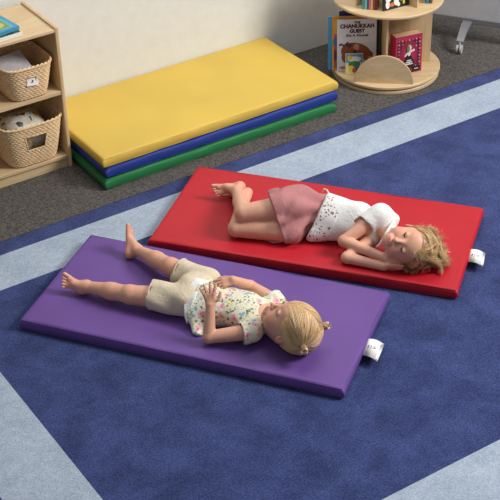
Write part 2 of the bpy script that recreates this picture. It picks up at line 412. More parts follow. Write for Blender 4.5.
def cloud_cloth(lo, hi, n, seed, amp, thick=.006):
    r = np.random.default_rng(seed); W = [(r.uniform(5, 40, 2), r.uniform(0, 6), r.uniform(.3, 1)) for _ in range(8)]
    V = []; F = []
    for s in (0, 1):
        for i in range(n):
            for j in range(n):
                x, y = lo[0]+(hi[0]-lo[0])*i/(n-1), lo[1]+(hi[1]-lo[1])*j/(n-1)
                h = sum(a*math.sin(k[0]*x+k[1]*y+p) for k, p, a in W)*amp/3
                V.append((x, y, h-s*thick))
    for i in range(n-1):
        for j in range(n-1):
            a = i*n+j; F.append((a, a+n, a+n+1, a+1)); b = a+n*n; F.append((b, b+1, b+n+1, b+n))
    for i in range(n-1):
        for a, b in ((i, i+1), ((n-1)*n+i+1, (n-1)*n+i)): F.append((a, b, b+n*n, a+n*n))
        for a, b in ((i*n+n, i*n), (i*n+n-1, i*n+2*n-1)): F.append((a, b, b+n*n, a+n*n))
    return V, F
# folded cloth in the upper basket, its edge leaning on the back rim
V, F = cloud_cloth((-.073, -.085), (.061, .079), 24, 3, .006, .014)
o = mesh_obj('folded_cloth', V, F, cloth('lilac_grey_cotton', lin(206, 203, 208), .05), None, True)
o.matrix_world = Matrix.Translation((2.018, 5.020, FZ+.388+.130)) @ Matrix.Rotation(math.radians(14), 4, 'X') @ Matrix.Rotation(math.radians(-6), 4, 'Y')
tag(o, 'pale lilac grey folded cloth lying in the middle shelf basket', 'cloth')
# patterned bag in the lower basket
def bagmat():
    t = NT('patterned_bag'); co = t.coord(); v = t.n('ShaderNodeTexVoronoi'); v.inputs['Scale'].default_value = 48; t.l(co, v.inputs[0])
    a = t.ramp(v.outputs['Color'], [(0, lin(206, 200, 186)), (.44, lin(206, 168, 74)), (.56, lin(66, 62, 62)), (.64, lin(192, 188, 178))])
    for nd in t.t.nodes:
        if nd.type == 'VALTORGB': nd.color_ramp.interpolation = 'CONSTANT'
    t.l(a, t.b.inputs['Base Color']); t.b.inputs['Roughness'].default_value = .4; t.bump(t.noise(60, 3, .6, co), .6, .004); return t.m
V = []; F = []; n1, n2 = 40, 26
r_ = np.random.default_rng(5); Wv = [(r_.uniform(-40, 40, 3), r_.uniform(0, 6)) for _ in range(9)]
for i in range(n1):
    for j in range(n2+1):
        a = 2*math.pi*i/n1; b = -math.pi/2+math.pi*j/n2
        f_ = lambda s: math.copysign(abs(s)**.6, s)
        p = np.array([.108*f_(math.cos(a))*f_(math.cos(b)), .088*f_(math.sin(a))*f_(math.cos(b)), .088*f_(math.sin(b))])
        d = sum(math.sin(k@p+ph) for k, ph in Wv)*.0014; V.append(p*(1+d/.08))
for i in range(n1):
    for j in range(n2): a, b = i*(n2+1)+j, ((i+1) % n1)*(n2+1)+j; F.append((a, b, b+1, a+1))
o = mesh_obj('toy_bag', V, F, bagmat(), None, True); o.location = (2.02, 5.035, FZ+.066+.105)
tag(o, 'crumpled yellow and black patterned bag inside the bottom shelf basket', 'bag')
o = box('name_card', (-.027, -.0012, -.018), (.027, .0012, .018), M['paperwhite'], None, .0004)
o.matrix_world = Matrix.Translation((2.040, 4.892, FZ+.388+.090)) @ Matrix.Rotation(math.radians(-12), 4, 'X') @ Matrix.Rotation(.1, 4, 'Y')
tag(o, 'small white card fixed on the front of the middle shelf basket', 'card')
v, f = prism([(-.009, -.008), (.002, -.004), (.006, .004), (-.002, .008), (-.004, 0)], 0, .0004)
mesh_obj('printed_mark', [(x, -.0012-z, y) for x, y, z in v], f, M['ink'], o)

# ------------------------------------------------------------------ books
def book(label, w, h, d, cover, group=None, hard=True, name='book', M4=None, spine=None):
    """local: x width (spine at x=0), y thickness (front cover at y=0, back at y=d), z height"""
    t = thing(name, label, 'book', group=group); c = .0022 if hard else .0012; e = .003 if hard else .0008
    bm = bmesh.new(); add_box(bm, (0, 0, 0), (w, c, h), .0006, 1); add_box(bm, (0, d-c, 0), (w, d, h), .0006, 1); add_box(bm, (-.0008, 0, 0), (c, d, h), .0008, 1)
    bm_obj('cover', bm, cover, t)
    box('pages', (c, c, e), (w-e, d-c, h-e), M['page'], t, .0003)
    if M4 is not None: t.matrix_world = M4
    return t
def art(name, polys, parent, y=-.0004):
    """flat printed shapes on a front cover: list of (points, material), drawn in x,z"""
    V = []; F = []; fm = []; mats = []
    for k, (pts, m) in enumerate(polys):
        if m not in mats: mats.append(m)
        yy = y-k*.00012; b = len(V); n = len(pts)
        V += [(x, yy, z) for x, z in pts]+[(x, 0, z) for x, z in pts]
        F.append(tuple(range(b, b+n))); fm.append(mats.index(m))
        for i in range(n): F.append((b+i, b+n+i, b+n+(i+1) % n, b+(i+1) % n)); fm.append(mats.index(m))
    return mesh_obj(name, V, F, None, parent, mats=mats, fmat=fm)
def ell(cx, cz, a, b, n=18, rot=0):
    c, s = math.cos(rot), math.sin(rot)
    return [(cx+a*math.cos(t)*c-b*math.sin(t)*s, cz+a*math.cos(t)*s+b*math.sin(t)*c) for t in np.linspace(0, 2*math.pi, n, endpoint=False)]
def rect(x0, z0, x1, z1): return [(x0, z0), (x1, z0), (x1, z1), (x0, z1)]
def frame(origin, ang, lean=0):
    """x axis along ang in plan, y axis pointing away from viewer, leaning back by lean"""
    return Matrix.Translation(tuple(origin)) @ Matrix.Rotation(ang, 4, 'Z') @ Matrix.Rotation(-lean, 4, 'X')
FRONT = Matrix.Rotation(math.pi/2, 4, 'X')       # text plane (x, y) -> (x, z), facing -y

# ------------------------------------------------------------------ carousel display
CX, CY, CR = 3.94, 4.84, .275
AX = math.radians(-31)                            # panel direction facing the camera
ux = np.array([math.cos(AX), math.sin(AX)]); vx = np.array([-ux[1], ux[0]])
def disc(R, z0, z1, n=96, bev=.003):
    V = []; F = []
    prof = [(0, z0), (R-bev, z0), (R, z0+bev), (R, z1-bev), (R-bev, z1), (0, z1)]
    m = len(prof)
    V.append((0, 0, z0)); V.append((0, 0, z1))
    for r, z in prof[1:-1]:
        for i in range(n): a = 2*math.pi*i/n; V.append((r*math.cos(a), r*math.sin(a), z))
    for k in range(3):
        for i in range(n): a = 2+k*n+i; b = 2+k*n+(i+1) % n; F.append((a, b, b+n, a+n))
    F.append(tuple(2+i for i in range(n))[::-1]); F.append(tuple(2+3*n+i for i in range(n)))
    return V[2:], [tuple(i-2 for i in f) for f in F]
def display():
    t = thing('book_carousel', 'round maple revolving book display with shelves on the grey carpet', 'book display', (CX, CY, FZ), AX)
    mats = M['maple']
    def d(name, R, z0, z1): v, f = disc(R, z0, z1); return mesh_obj(name, v, f, mats, t)
    d('base_disc', CR-.004, 0, .018); mesh_obj('turntable', *disc(.12, .018, .026, 40, .001), M['metal'], t)
    d('shelf_disc', CR, .026, .042); d('shelf_disc', CR, .400, .414); 
    th = .011
    for z0, z1 in ((.042, .400), (.414, .76)):
        if z0 > .1:
            for k in range(2):
                q = box('divider', (-.21, -th/2, z0), (.21, th/2, z1), M['maple_v'], t, .001) if k == 0 else box('divider', (-.21, -th/2, z0), (-th/2, th/2, z1), M['maple_v'], t, .001)
                q.rotation_euler = (0, 0, math.radians(4)-AX+(math.pi/2 if k else 0))
            continue
        box('back_panel', (-.225, -th/2, z0), (.225, th/2, z1), M['maple_v'], t, .001)
        for y0, y1 in ((-.21, -th/2), (th/2, .21)):
            ox = -.026 if y0 < 0 else 0
            box('divider', (ox-th/2, y0, z0), (ox+th/2, y1, z1), M['maple_v'], t, .001)
    for x, y in ((.205, -.075), (-.2, -.085)):
        pass
    # half-round stop at the front of the bottom shelf
    a0, a1 = math.radians(-163.3)-AX, math.radians(-97.8)-AX; R = .268
    p0 = np.array([R*math.cos(a0), R*math.sin(a0)]); p1 = np.array([R*math.cos(a1), R*math.sin(a1)]); mid = (p0+p1)/2; ln = np.linalg.norm(p1-p0)
    pts = [(ln/2*math.cos(s), ln/2*1.02*math.sin(s)) for s in np.linspace(0, math.pi, 40)]
    v, f = prism(pts, -.006, .006); v = [(x, -z, y) for x, y, z in v]
    e = (p1-p0)/ln; Mx = Matrix(((e[0], -e[1], 0, mid[0]), (e[1], e[0], 0, mid[1]), (0, 0, 1, .042), (0, 0, 0, 1)))
    mesh_obj('book_stop', *xf((v, f), Mx), M['maple'], t)
    return t
display()
DZ = FZ+.042; LE = math.radians(7)
def onpanel(p, off): return (p[0]+vx[0]*off, p[1]+vx[1]*off, DZ+.001)
B0 = np.array([3.680, 4.900])
# white picture book with a bear
bear, bearD, snout = flat('bear_brown', 150, 84, 48), flat('bear_dark', 96, 50, 32), flat('bear_pink', 214, 150, 130)
wb = book('white hardback picture book with a brown bear leaning on the carousel', .195, .268, .010, flat('pale_cover', 238, 238, 242), M4=frame(onpanel(B0, 0), AX, LE))
art('cover_picture', [
    (rect(.004, .004, .191, .15), flat('pale_blue_art', 222, 228, 238)),
    (ell(.098, .112, .068, .034, 24, -.25), bear), (ell(.052, .105, .034, .036), bear), (ell(.15, .082, .03, .028, 18, -.6), bear), (ell(.06, .135, .013, .011), bearD),
    ([(.012, .132), (.02, .138), (.034, .128), (.05, .142), (.056, .15), (.05, .155), (.034, .138), (.02, .147), (.006, .14)], bearD),
    (ell(.034, .068, .012, .024, 14, .3), bear), (ell(.095, .125, .014, .018), snout), (ell(.088, .102, .010, .013), bearD), (ell(.17, .06, .02, .014, 14, -.5), snout),
    (ell(.03, .02, .02, .008), flat('art_mark', 190, 120, 110))], wb)
text_mesh('cover_title', 'THE', .017, M['black'], wb, Matrix.Translation((.098, -.0006, .252)) @ FRONT, .0008)
text_mesh('cover_title', 'CHANUKKAH', .027, flat('title_maroon', 60, 20, 26), wb, Matrix.Translation((.098, -.0006, .233)) @ FRONT, .0014)
text_mesh('cover_title', 'GUEST', .025, M['title_maroon'], wb, Matrix.Translation((.098, -.0006, .208)) @ FRONT, .0014)
text_mesh('author_name', 'Eric A. Kimmel', .018, M['black'], wb, Matrix.Translation((.098, -.0006, .186)) @ FRONT, .0006)
yb = book('ochre yellow picture book behind the white bear book', .21, .280, .008, flat('ochre_cover', 206, 152, 62), M4=frame(onpanel(B0+ux*-.024, .0125), AX, LE))
art('cover_picture', [(rect(.008, .012, .03, .19), flat('rust_art', 176, 84, 60)), (ell(.014, .15, .010, .022), flat('art_blue', 70, 104, 160)), (ell(.016, .08, .008, .03), flat('art_plum', 96, 44, 80))], yb)
book('light blue picture book at the left edge of the carousel books', .20, .276, .006, flat('sky_cover', 74, 150, 196), M4=frame(onpanel(B0+ux*-.044, .0235), AX, LE))
book('dark blue book rising tallest behind the ochre book', .20, .296, .010, flat('navy_cover', 30, 52, 112), M4=frame(onpanel(B0+ux*.012, .0315), AX, LE))
sb = book('small green and yellow storybook standing in front of the bear book', .088, .106, .006, flat('cream_cover', 226, 214, 150), hard=False, M4=frame(at(345.5, 74.5, DZ+.001), AX, math.radians(10)))
art('cover_picture', [(rect(.002, .06, .086, .104), flat('teal_art', 88, 156, 196)), (ell(.044, .078, .034, .014), M['paperwhite']), (ell(.044, .052, .03, .016), flat('leaf_art', 64, 132, 72)),
    (ell(.03, .03, .012, .016), flat('sun_art', 232, 190, 50)), (ell(.058, .03, .012, .018), flat('art_blue', 70, 104, 160)), (ell(.044, .02, .01, .014), flat('rust_art', 176, 84, 60)), (ell(.02, .085, .012, .012), M['sun_art'])], sb)
# thick pink book
pb = book('thick raspberry pink book with a black and white figure on its cover', .148, .204, .058, flat('raspberry_cover', 172, 36, 78), M4=frame(at(395, 76, DZ+.001), math.radians(-11), math.radians(2)))
dark = flat('plum_art', 92, 24, 56); skin_art = flat('pale_art', 222, 214, 212); gold = flat('gold_art', 196, 160, 110)
P = [(rect(.010, .010, .136, .182), dark), (ell(.075, .10, .05, .08), flat('crimson_art', 140, 30, 64)), (ell(.075, .10, .034, .06), M['raspberry_cover'])]
for i in range(7):
    for j in range(10):
        x, z = .018+i*.0190, .018+j*.0180
        if ((x-.073)/.05)**2+((z-.095)/.075)**2 > 1: P.append((ell(x, z, .0045, .0045, 8), flat('rose_art', 196, 84, 112) if (i+j) % 2 else gold))
P += [(ell(.073, .058, .030, .026), M['black']), (ell(.073, .082, .018, .018), M['black']), (ell(.073, .112, .009, .017), skin_art), (ell(.076, .140, .010, .012), skin_art), (ell(.068, .136, .008, .022), flat('art_olive', 110, 124, 60)),
      ([(.078, .122), (.104, .128), (.105, .121), (.08, .112)], skin_art), ([(.066, .118), (.046, .098), (.05, .094), (.07, .108)], skin_art),
      (ell(.073, .062, .020, .0035), skin_art), (ell(.073, .052, .024, .0035), skin_art), (ell(.073, .072, .014, .003), skin_art), (rect(.094, .010, .136, .036), M['black']), (rect(.104, .02, .126, .024), skin_art)]
art('cover_picture', P, pb)
# upper tier: spines and one black picture book
UZ = FZ+.415
cols = [('teal', 60, 150, 150), ('mint', 130, 196, 170), ('cobalt', 40, 80, 160), ('rose', 206, 110, 120), ('sand', 214, 186, 130), ('brick', 150, 60, 44), ('umber', 84, 50, 40)]
p = np.array([CX, CY])+ux*-.2+vx*-.155
labs = ['teal green book, leftmost spine on the carousel upper tier', 'mint green book beside the teal spine on the upper tier', 'narrow cobalt blue book beside the mint spine', 'pink book between the blue and sand spines on the upper tier',
        'sand coloured book between pink and brick red spines', 'brick red book beside the sand spine on the upper tier', 'dark brown book touching the brick red spine, upper tier']
p = np.array(at(361.8, 9.0, UZ)[:2]); SA = math.radians(-46); su_ = np.array([math.cos(SA), math.sin(SA)])
for i, (nm, r, g, b) in enumerate(cols):
    th = (.013, .010, .007, .009, .009, .010, .011)[i]
    # spine faces the viewer: book x axis points away from the viewer
    t = book(labs[i], .066, .20-.006*(i % 3), th, flat(nm+'_cover', r, g, b), group='upright books on the carousel upper tier', M4=frame((p[0]+su_[0]*th, p[1]+su_[1]*th, UZ+.001), SA+math.pi/2))
    box('spine_label', (-.0016, th*.2, .06), (-.0008, th*.8, .10), M['paperwhite'], t, 0)
    p = p+su_*(th+.001)
q = at(383.5, 11.5, UZ)
kb = book('black picture book with white shapes on the carousel upper tier', .150, .20, .008, flat('black_cover', 26, 24, 26), M4=frame(q+np.array([0, 0, .001]), math.radians(-4), math.radians(6)))
art('cover_picture', [(ell(.025, .026, .012, .020), M['paperwhite']), (ell(.03, .052, .016, .014), M['paperwhite']), (ell(.05, .022, .016, .010), flat('orange_art', 200, 110, 50)), (ell(.075, .03, .014, .018, 14, .5), M['paperwhite']), (ell(.088, .016, .008, .010), M['paperwhite']),
    (ell(.11, .04, .012, .008, 14, .4), flat('lemon_art', 226, 214, 80)), (ell(.118, .022, .006, .01), M['lemon_art']), (ell(.135, .05, .010, .010), M['paperwhite'])], kb)
q = at(426, 3.5, UZ)
t = book('cyan blue book at the right end of the carousel upper tier', .10, .19, .014, flat('cyan_cover', 40, 130, 170), M4=frame((q[0]+ux[0]*.014, q[1]+ux[1]*.014, UZ+.001), AX+math.pi/2), group='upright books at the right of the upper tier')
t = book('dark tan book beside the cyan one on the upper tier', .10, .19, .014, flat('tan_cover', 110, 76, 50), M4=frame((q[0]+ux[0]*.031, q[1]+ux[1]*.031, UZ+.001), AX+math.pi/2), group='upright books at the right of the upper tier')
# books lying on the shelf unit
def lying(label, M4, w, h, d, cov, pic=None):
    t = book(label, w, h, d, cov, M4=M4 @ Matrix.Rotation(-math.pi/2, 4, 'X') @ Matrix.Translation((0, -d, 0)))
    if pic: art('cover_picture', pic, t)
    return t
TZ = FZ+.680
def lying_spine_front(label, p, ang, z, w, h, d, cov, pic):
    M4 = Matrix.Translation((p[0], p[1], z)) @ Matrix.Rotation(math.radians(90+ang), 4, 'Z') @ Matrix.Rotation(-math.pi/2, 4, 'X') @ Matrix.Translation((0, -d, 0))
    t = book(label, w, h, d, cov, M4=M4); art('cover_picture', pic, t); return t
lying_spine_front('white spined book with a dark green cover, lower of two on the shelf top', (2.036, 4.93), 4, TZ+.0006, .22, .28, .018, flat('white_cover', 226, 226, 224),
    [(rect(.002, .004, .216, .276), flat('forest_art', 52, 84, 44)), (ell(.02, .05, .014, .02), M['black']), (ell(.04, .02, .016, .02), flat('forest_deep', 30, 46, 28))])
lying_spine_front('bright blue hardback with a green picture, on top of the white spined book', (2.036, 4.952), 8, TZ+.0195, .20, .26, .018, flat('azure_cover', 66, 146, 180),
    [(rect(.012, .02, .19, .25), flat('aqua_art', 96, 170, 190)), (rect(.02, .03, .18, .24), flat('meadow_art', 112, 150, 60)), (ell(.06, .08, .03, .04), flat('path_art', 190, 176, 120)), (ell(.12, .05, .04, .015), flat('forest_art', 52, 84, 44))])

# ------------------------------------------------------------------ mobile whiteboard, right
def whiteboard():
    a = np.array([4.3987, 5.0146]); dd = np.array([.5700, -.8217]); ang = math.atan2(dd[1], dd[0])
    o = a-dd*.19
    t = thing('mobile_whiteboard', 'white board in a grey frame standing on casters behind the carousel', 'whiteboard', (o[0], o[1], FZ), ang)
    Lb = .76
    box('board_panel', (.01, -.012, .135), (Lb-.01, .012, 1.05), M['white'], t, .002)
    box('bottom_rail', (0, -.018, .105), (Lb, .018, .136), M['metal'], t, .003)
    box('top_rail', (0, -.016, 1.05), (Lb, .016, 1.075), M['metal'], t, .003)
    for x in (0, Lb-.012): box('side_rail', (x, -.016, .136), (x+.012, .016, 1.05), M['metal'], t, .003)
    fx = .375
    for x in (fx,):
        for sg in (-1,):
            V = []; F = []
            for k in range(9):                                    # flat swept foot, curving down to the caster
                q = k/8; y = sg*(.012+.150*q); z = .112-.052*q**2.2; w_ = .024-.006*q
                V += [(x-w_, y, z-.008), (x+w_, y, z-.008), (x+w_, y, z+.008), (x-w_, y, z+.008)]
            for k in range(8):
                b = 4*k; F += [(b+i, b+(i+1) % 4, b+4+(i+1) % 4, b+4+i) for i in range(4)]
            F += [(0, 3, 2, 1), (32, 33, 34, 35)]
            ft = mesh_obj('foot', V, F, M['metal'], t)
            v1, f1 = tube([(x-.014, sg*.160, .024), (x-.004, sg*.160, .024)], .024, 20); v2, f2 = tube([(x+.004, sg*.160, .024), (x+.014, sg*.160, .024)], .024, 20)
            v3, f3 = tube([(x, sg*.160, .024), (x, sg*.160, .062)], .007, 10); cs = mesh_obj('caster', *merge((v1, f1), (v2, f2), (v3, f3)), M['plastic'], ft)
whiteboard()

# ------------------------------------------------------------------ implicit-surface modelling for the two children
def nrm(v): v = np.asarray(v, float); return v/np.linalg.norm(v)
class Field:
    def __init__(s, lo, hi, h):
        s.lo = np.array(lo, float); s.h = h; s.n = np.ceil((np.array(hi)-s.lo)/h).astype(int)+1
        s.D = np.full(s.n, .05, np.float32)
    def region(s, lo, hi):
        a = np.clip(np.floor((lo-s.lo)/s.h).astype(int), 0, s.n-1); b = np.clip(np.ceil((hi-s.lo)/s.h).astype(int)+1, 1, s.n)
        if (b <= a).any(): return None, None
        g = [(s.lo[i]+s.h*np.arange(a[i], b[i])).astype(np.float32) for i in range(3)]
        return (slice(a[0], b[0]), slice(a[1], b[1]), slice(a[2], b[2])), np.stack(np.meshgrid(*g, indexing='ij'), -1)
    def add(s, prim, k=.01, grow=0., op='u'):
        f, lo, hi = prim; m = .012+k+grow
        sl, P = s.region(lo-m, hi+m)
        if sl is None: return
        d = f(P)-grow; D = s.D[sl]
        if op == 'u':
            h = np.clip(.5+.5*(D-d)/k, 0, 1); s.D[sl] = D*(1-h)+d*h-k*h*(1-h)
        elif op == 's':
            h = np.clip(.5-.5*(D+d)/k, 0, 1); s.D[sl] = D*(1-h)-d*h+k*h*(1-h)
    def whole(s):
        g = [(s.lo[i]+s.h*np.arange(s.n[i])).astype(np.float32) for i in range(3)]
        return np.stack(np.meshgrid(*g, indexing='ij'), -1)
    def mesh(s):
        D = s.D; S = D < 0
        c = [S[a:a+S.shape[0]-1 or None, b:b+S.shape[1]-1 or None, d:d+S.shape[2]-1 or None] if 0 else S[a:S.shape[0]-1+a, b:S.shape[1]-1+b, d:S.shape[2]-1+d] for a in (0, 1) for b in (0, 1) for d in (0, 1)]
        al = c[0].copy(); an = c[0].copy()
        for q in c[1:]: al &= q; an |= q
        act = an & ~al; I = np.argwhere(act); idx = np.full(act.shape, -1, np.int32); idx[act] = np.arange(len(I))
        acc = np.zeros((len(I), 3)); cnt = np.zeros(len(I)); off = np.array([(a, b, d) for a in (0, 1) for b in (0, 1) for d in (0, 1)])
        val = np.stack([D[I[:, 0]+o[0], I[:, 1]+o[1], I[:, 2]+o[2]] for o in off], 1)
        for i in range(8):
            for j in range(i+1, 8):
                if np.abs(off[i]-off[j]).sum() != 1: continue
                a, b = val[:, i], val[:, j]; m = (a < 0) != (b < 0); t = a[m]/(a[m]-b[m])
                acc[m] += off[i]+t[:, None]*(off[j]-off[i]); cnt[m] += 1
        V = s.lo+s.h*(I+acc/cnt[:, None]); F = []
        for ax in range(3):
            sh = [slice(None)]*3; sh2 = [slice(None)]*3; sh[ax] = slice(0, -1); sh2[ax] = slice(1, None)
            A, B = S[tuple(sh)], S[tuple(sh2)]; E = np.argwhere(A != B); u, v = (ax+1) % 3, (ax+2) % 3
            E = E[(E[:, u] > 0) & (E[:, v] > 0) & (E[:, u] < S.shape[u]-1) & (E[:, v] < S.shape[v]-1)]
            def g(du, dv): q = E.copy(); q[:, u] -= du; q[:, v] -= dv; return idx[q[:, 0], q[:, 1], q[:, 2]]
            Q = np.stack([g(0, 0), g(1, 0), g(1, 1), g(0, 1)], 1); fl = ~S[E[:, 0], E[:, 1], E[:, 2]]; Q[fl] = Q[fl][:, ::-1]
            F.append(Q[(Q >= 0).all(1)][:, ::-1] if 0 else Q[(Q >= 0).all(1)])
        return V, np.concatenate(F)
def cone(a, b, ra, rb, sq=None, flat=False):
    a = np.asarray(a, float); b = np.asarray(b, float); r = max(ra, rb); lo = np.minimum(a, b)-r*1.02; hi = np.maximum(a, b)+r*1.02
    def f(P):
        A = a.astype(np.float32); ab = (b-a).astype(np.float32); q = P-A; L = float(ab@ab)
        t = np.clip(q@ab/L, 0, 1); e = q-t[..., None]*ab
        if sq is not None:
            ax = np.asarray(sq[0], np.float32); c = e@ax; e = e+(c*(1/sq[1]-1))[..., None]*ax
            d = (np.linalg.norm(e, axis=-1)-(ra+(rb-ra)*t))*min(1, sq[1]**.5)
        else: d = np.linalg.norm(e, axis=-1)-(ra+(rb-ra)*t)
        if flat: d = np.maximum(d, (P-b.astype(np.float32))@(ab/np.sqrt(L)))
        if flat == 'both': d = np.maximum(d, -(q@(ab/np.sqrt(L))))
        return d
    return f, lo, hi
def ellip(c, R, r):
    c = np.asarray(c, float); R = np.asarray(R, float); r = np.asarray(r, float); e = np.sqrt(((R*r[:, None])**2).sum(0))
    def f(P):
        q = (P-c.astype(np.float32))@R.T.astype(np.float32); k0 = np.linalg.norm(q/r.astype(np.float32), axis=-1); k1 = np.linalg.norm(q/(r**2).astype(np.float32), axis=-1)
        return k0*(k0-1)/np.maximum(k1, 1e-6)
    return f, c-e, c+e
def field_obj(name, F, mat, parent, colfn=None, relax=1):
    V, Q = F.mesh()
    for _ in range(relax):                                         # light Laplacian relax
        acc = np.zeros_like(V); cnt = np.zeros(len(V))
        for i in range(4):
            j = (i+1) % 4
            for a, b in ((i, j), (j, i)): np.add.at(acc, Q[:, a], V[Q[:, b]]); np.add.at(cnt, Q[:, a], 1)
        V = V*.5+.5*acc/np.maximum(cnt, 1)[:, None]
    me = bpy.data.meshes.new(name); me.vertices.add(len(V)); me.vertices.foreach_set('co', V.astype(np.float32).ravel())
    me.loops.add(Q.size); me.loops.foreach_set('vertex_index', Q.astype(np.int32).ravel())
    me.polygons.add(len(Q)); me.polygons.foreach_set('loop_start', np.arange(0, Q.size, 4, dtype=np.int32))
    me.polygons.foreach_set('use_smooth', np.ones(len(Q), dtype=bool)); me.update(calc_edges=True); me.validate()
    me.materials.append(mat)
    if colfn is not None:
        ca = me.color_attributes.new('Col', 'FLOAT_COLOR', 'POINT'); c = np.ones((len(V), 4), np.float32); c[:, :3] = colfn(V); ca.data.foreach_set('color', c.ravel())
    return link(bpy.data.objects.new(name, me), parent)

class Body:
    """joint helper: photo pixel + height above the mat -> coordinates local to the mat"""
    def __init__(s, x, y, a, z): s.o = np.array([x, y, z]); s.R = np.array([[math.cos(a), math.sin(a), 0], [-math.sin(a), math.cos(a), 0], [0, 0, 1]]); s.z = z
    def p(s, u, v, h): return s.R@(at(u, v, s.z+h)-s.o)
    def d(s, r, u, b): return nrm(s.R@(r*RT+u*UP+b*BK))
def head_frame(B, l, n):
    n = B.d(*n); l = B.d(*l); l = nrm(l-n*(l@n)); k = np.cross(n, l); return np.stack([l, n, k])     # rows: left, forward, up
def head_prims(c, R, s):
    def w(x, y, z): return c+s*(x*R[0]+y*R[1]+z*R[2])
    E = lambda x, y, z, a, b, d: ellip(w(x, y, z), R, (a*s, b*s, d*s))
    add = [(E(0, -.010, .020, .070, .086, .077), .01), (E(0, .022, -.022, .057, .056, .066), .025), (E(0, .050, -.072, .024, .022, .019), .022),
           (E(.030, .045, -.038, .024, .026, .026), .018), (E(-.030, .045, -.038, .024, .026, .026), .018), (E(0, .056, .030, .045, .022, .030), .02)]
    det = []
    for q in (-1, 1):
        det += [('s', E(q*.027, .088, .000, .015, .012, .010), .012), ('u', E(q*.027, .0665, .000, .0140, .0115, .0105), .004)]
        det += [('u', ellip(w(q*.071, -.006, -.010), R, (.006*s, .0135*s, .021*s)), .005), ('s', ellip(w(q*.079, -.003, -.008), R, (.005*s, .008*s, .013*s)), .002)]
        det += [('u', E(q*.0075, .083, -.0335, .0058, .007, .0052), .004)]
    det += [('u', cone(w(0, .076, -.004), w(0, .0865, -.029), .0055*s, .0075*s), .008), ('u', E(0, .0905, -.031, .0075, .007, .0065), .004)]
    det += [('u', E(0, .074, -.058, .022, .010, .014), .01), ('u', E(0, .0815, -.0535, .0145, .0052, .0036), .002), ('u', E(0, .080, -.0610, .0120, .0050, .0040), .002), ('s', E(0, .091, -.0575, .015, .006, .0013), .0015)]
    return add, det, w
SKIN = np.array(lin(214, 160, 134)[:3]); BLUSH = np.array(lin(214, 132, 114)[:3]); LIP = np.array(lin(206, 112, 110)[:3])
def skin_colors(V, c, R, s, extra=()):
    C = np.tile(SKIN, (len(V), 1)); q = ((V-c)@R.T)/s
    def blob(p, r, col, a):
        d = np.linalg.norm((q-np.array(p))/np.array(r), axis=1); m = np.clip(1.3-d, 0, 1)[:, None]*a; C[:] = C*(1-np.clip(m, 0, 1))+col*np.clip(m, 0, 1)
    for g in (-1, 1): blob((g*.038, .062, -.035), (.022, .03, .02), BLUSH, .5); blob((g*.075, -.005, -.01), (.01, .016, .024), BLUSH, .45)
    blob((0, .094, -.032), (.01, .01, .01), BLUSH, .35); blob((0, .086, -.0575), (.0135, .014, .0065), LIP, .9)
    for g in (-1, 1):                                               # eyebrows
        for i in range(5): blob((g*(.014+.0065*i), .082, .0195+.003*math.sin(i/4*3)), (.0042, .02, .0022), np.array(lin(168, 124, 86)[:3]), .7)
    for p, r, a in extra:
        d = np.linalg.norm(V-p, axis=1)/r; m = np.clip(1.2-d, 0, 1)[:, None]*a; C[:] = C*(1-m)+BLUSH*m
    return C
def hand_prims(wrist, d, back, thumb_side, s=1., fan=(.10, .03, -.03, -.10), curl=(.5, .5, .5, .5), thumb=(.75, .35), plen=.040):
    """palm and five separate fingers; d points to the fingers, back out of the back of the hand"""
    d = nrm(d); back = nrm(back-d*(back@d)); side = np.cross(d, back); side = side if side@thumb_side > 0 else -side
    P = []; pl = plen*s; wd = .0155*s
    for q in (-1, 1): P.append((cone(wrist+d*.004+side*q*.007*s, wrist+d*pl+side*q*wd, .0105*s, .0088*s, (back, .82)), .008))
    P.append((cone(wrist+d*.01*s, wrist+d*pl*.92, .011*s, .009*s, (back, .82)), .006))
    P.append((cone(wrist+d*.008*s+side*.010*s, wrist+d*.022*s+side*.020*s-back*.003*s, .009*s, .0078*s), .006))
    tips = []; L = (.034, .039, .036, .028)
    for i in range(4):
        off = (1.5-i)*.0112*s; a = fan[i]; dd = nrm(d+side*a); b0 = wrist+d*(pl-.003*s)+side*off; c = curl[i]
        l1, l2, l3 = L[i]*s*.44, L[i]*s*.32, L[i]*s*.28; e1 = nrm(dd-back*c*.5); e2 = nrm(dd-back*c*1.1); e3 = nrm(dd-back*c*1.7)
        j1 = b0+e1*(l1+.004); j2 = j1+e2*l2; j3 = j2+e3*l3; r = (.0060, .0061, .0059, .0053)[i]*s
        P += [(cone(b0, j1, r*1.05, r), .0012 if i else .002), (cone(j1, j2, r, r*.93), .0012), (cone(j2, j3, r*.93, r*.82), .0012)]; tips.append(j3)
    t0 = wrist+d*.014*s+side*.013*s; t1 = t0+nrm(d*(1-thumb[0])+side*thumb[0]-back*thumb[1]*.5)*.018*s; t2 = t1+nrm(d*1.0+side*thumb[0]*.7-back*thumb[1]*.5)*.016*s; t3 = t2+nrm(d*1.2+side*thumb[0]*.4-back*thumb[1])*.012*s
    P += [(cone(t0, t1, .0085*s, .0072*s), .003), (cone(t1, t2, .0070*s, .0064*s), .001), (cone(t2, t3, .0062*s, .0054*s), .001)]
    return P
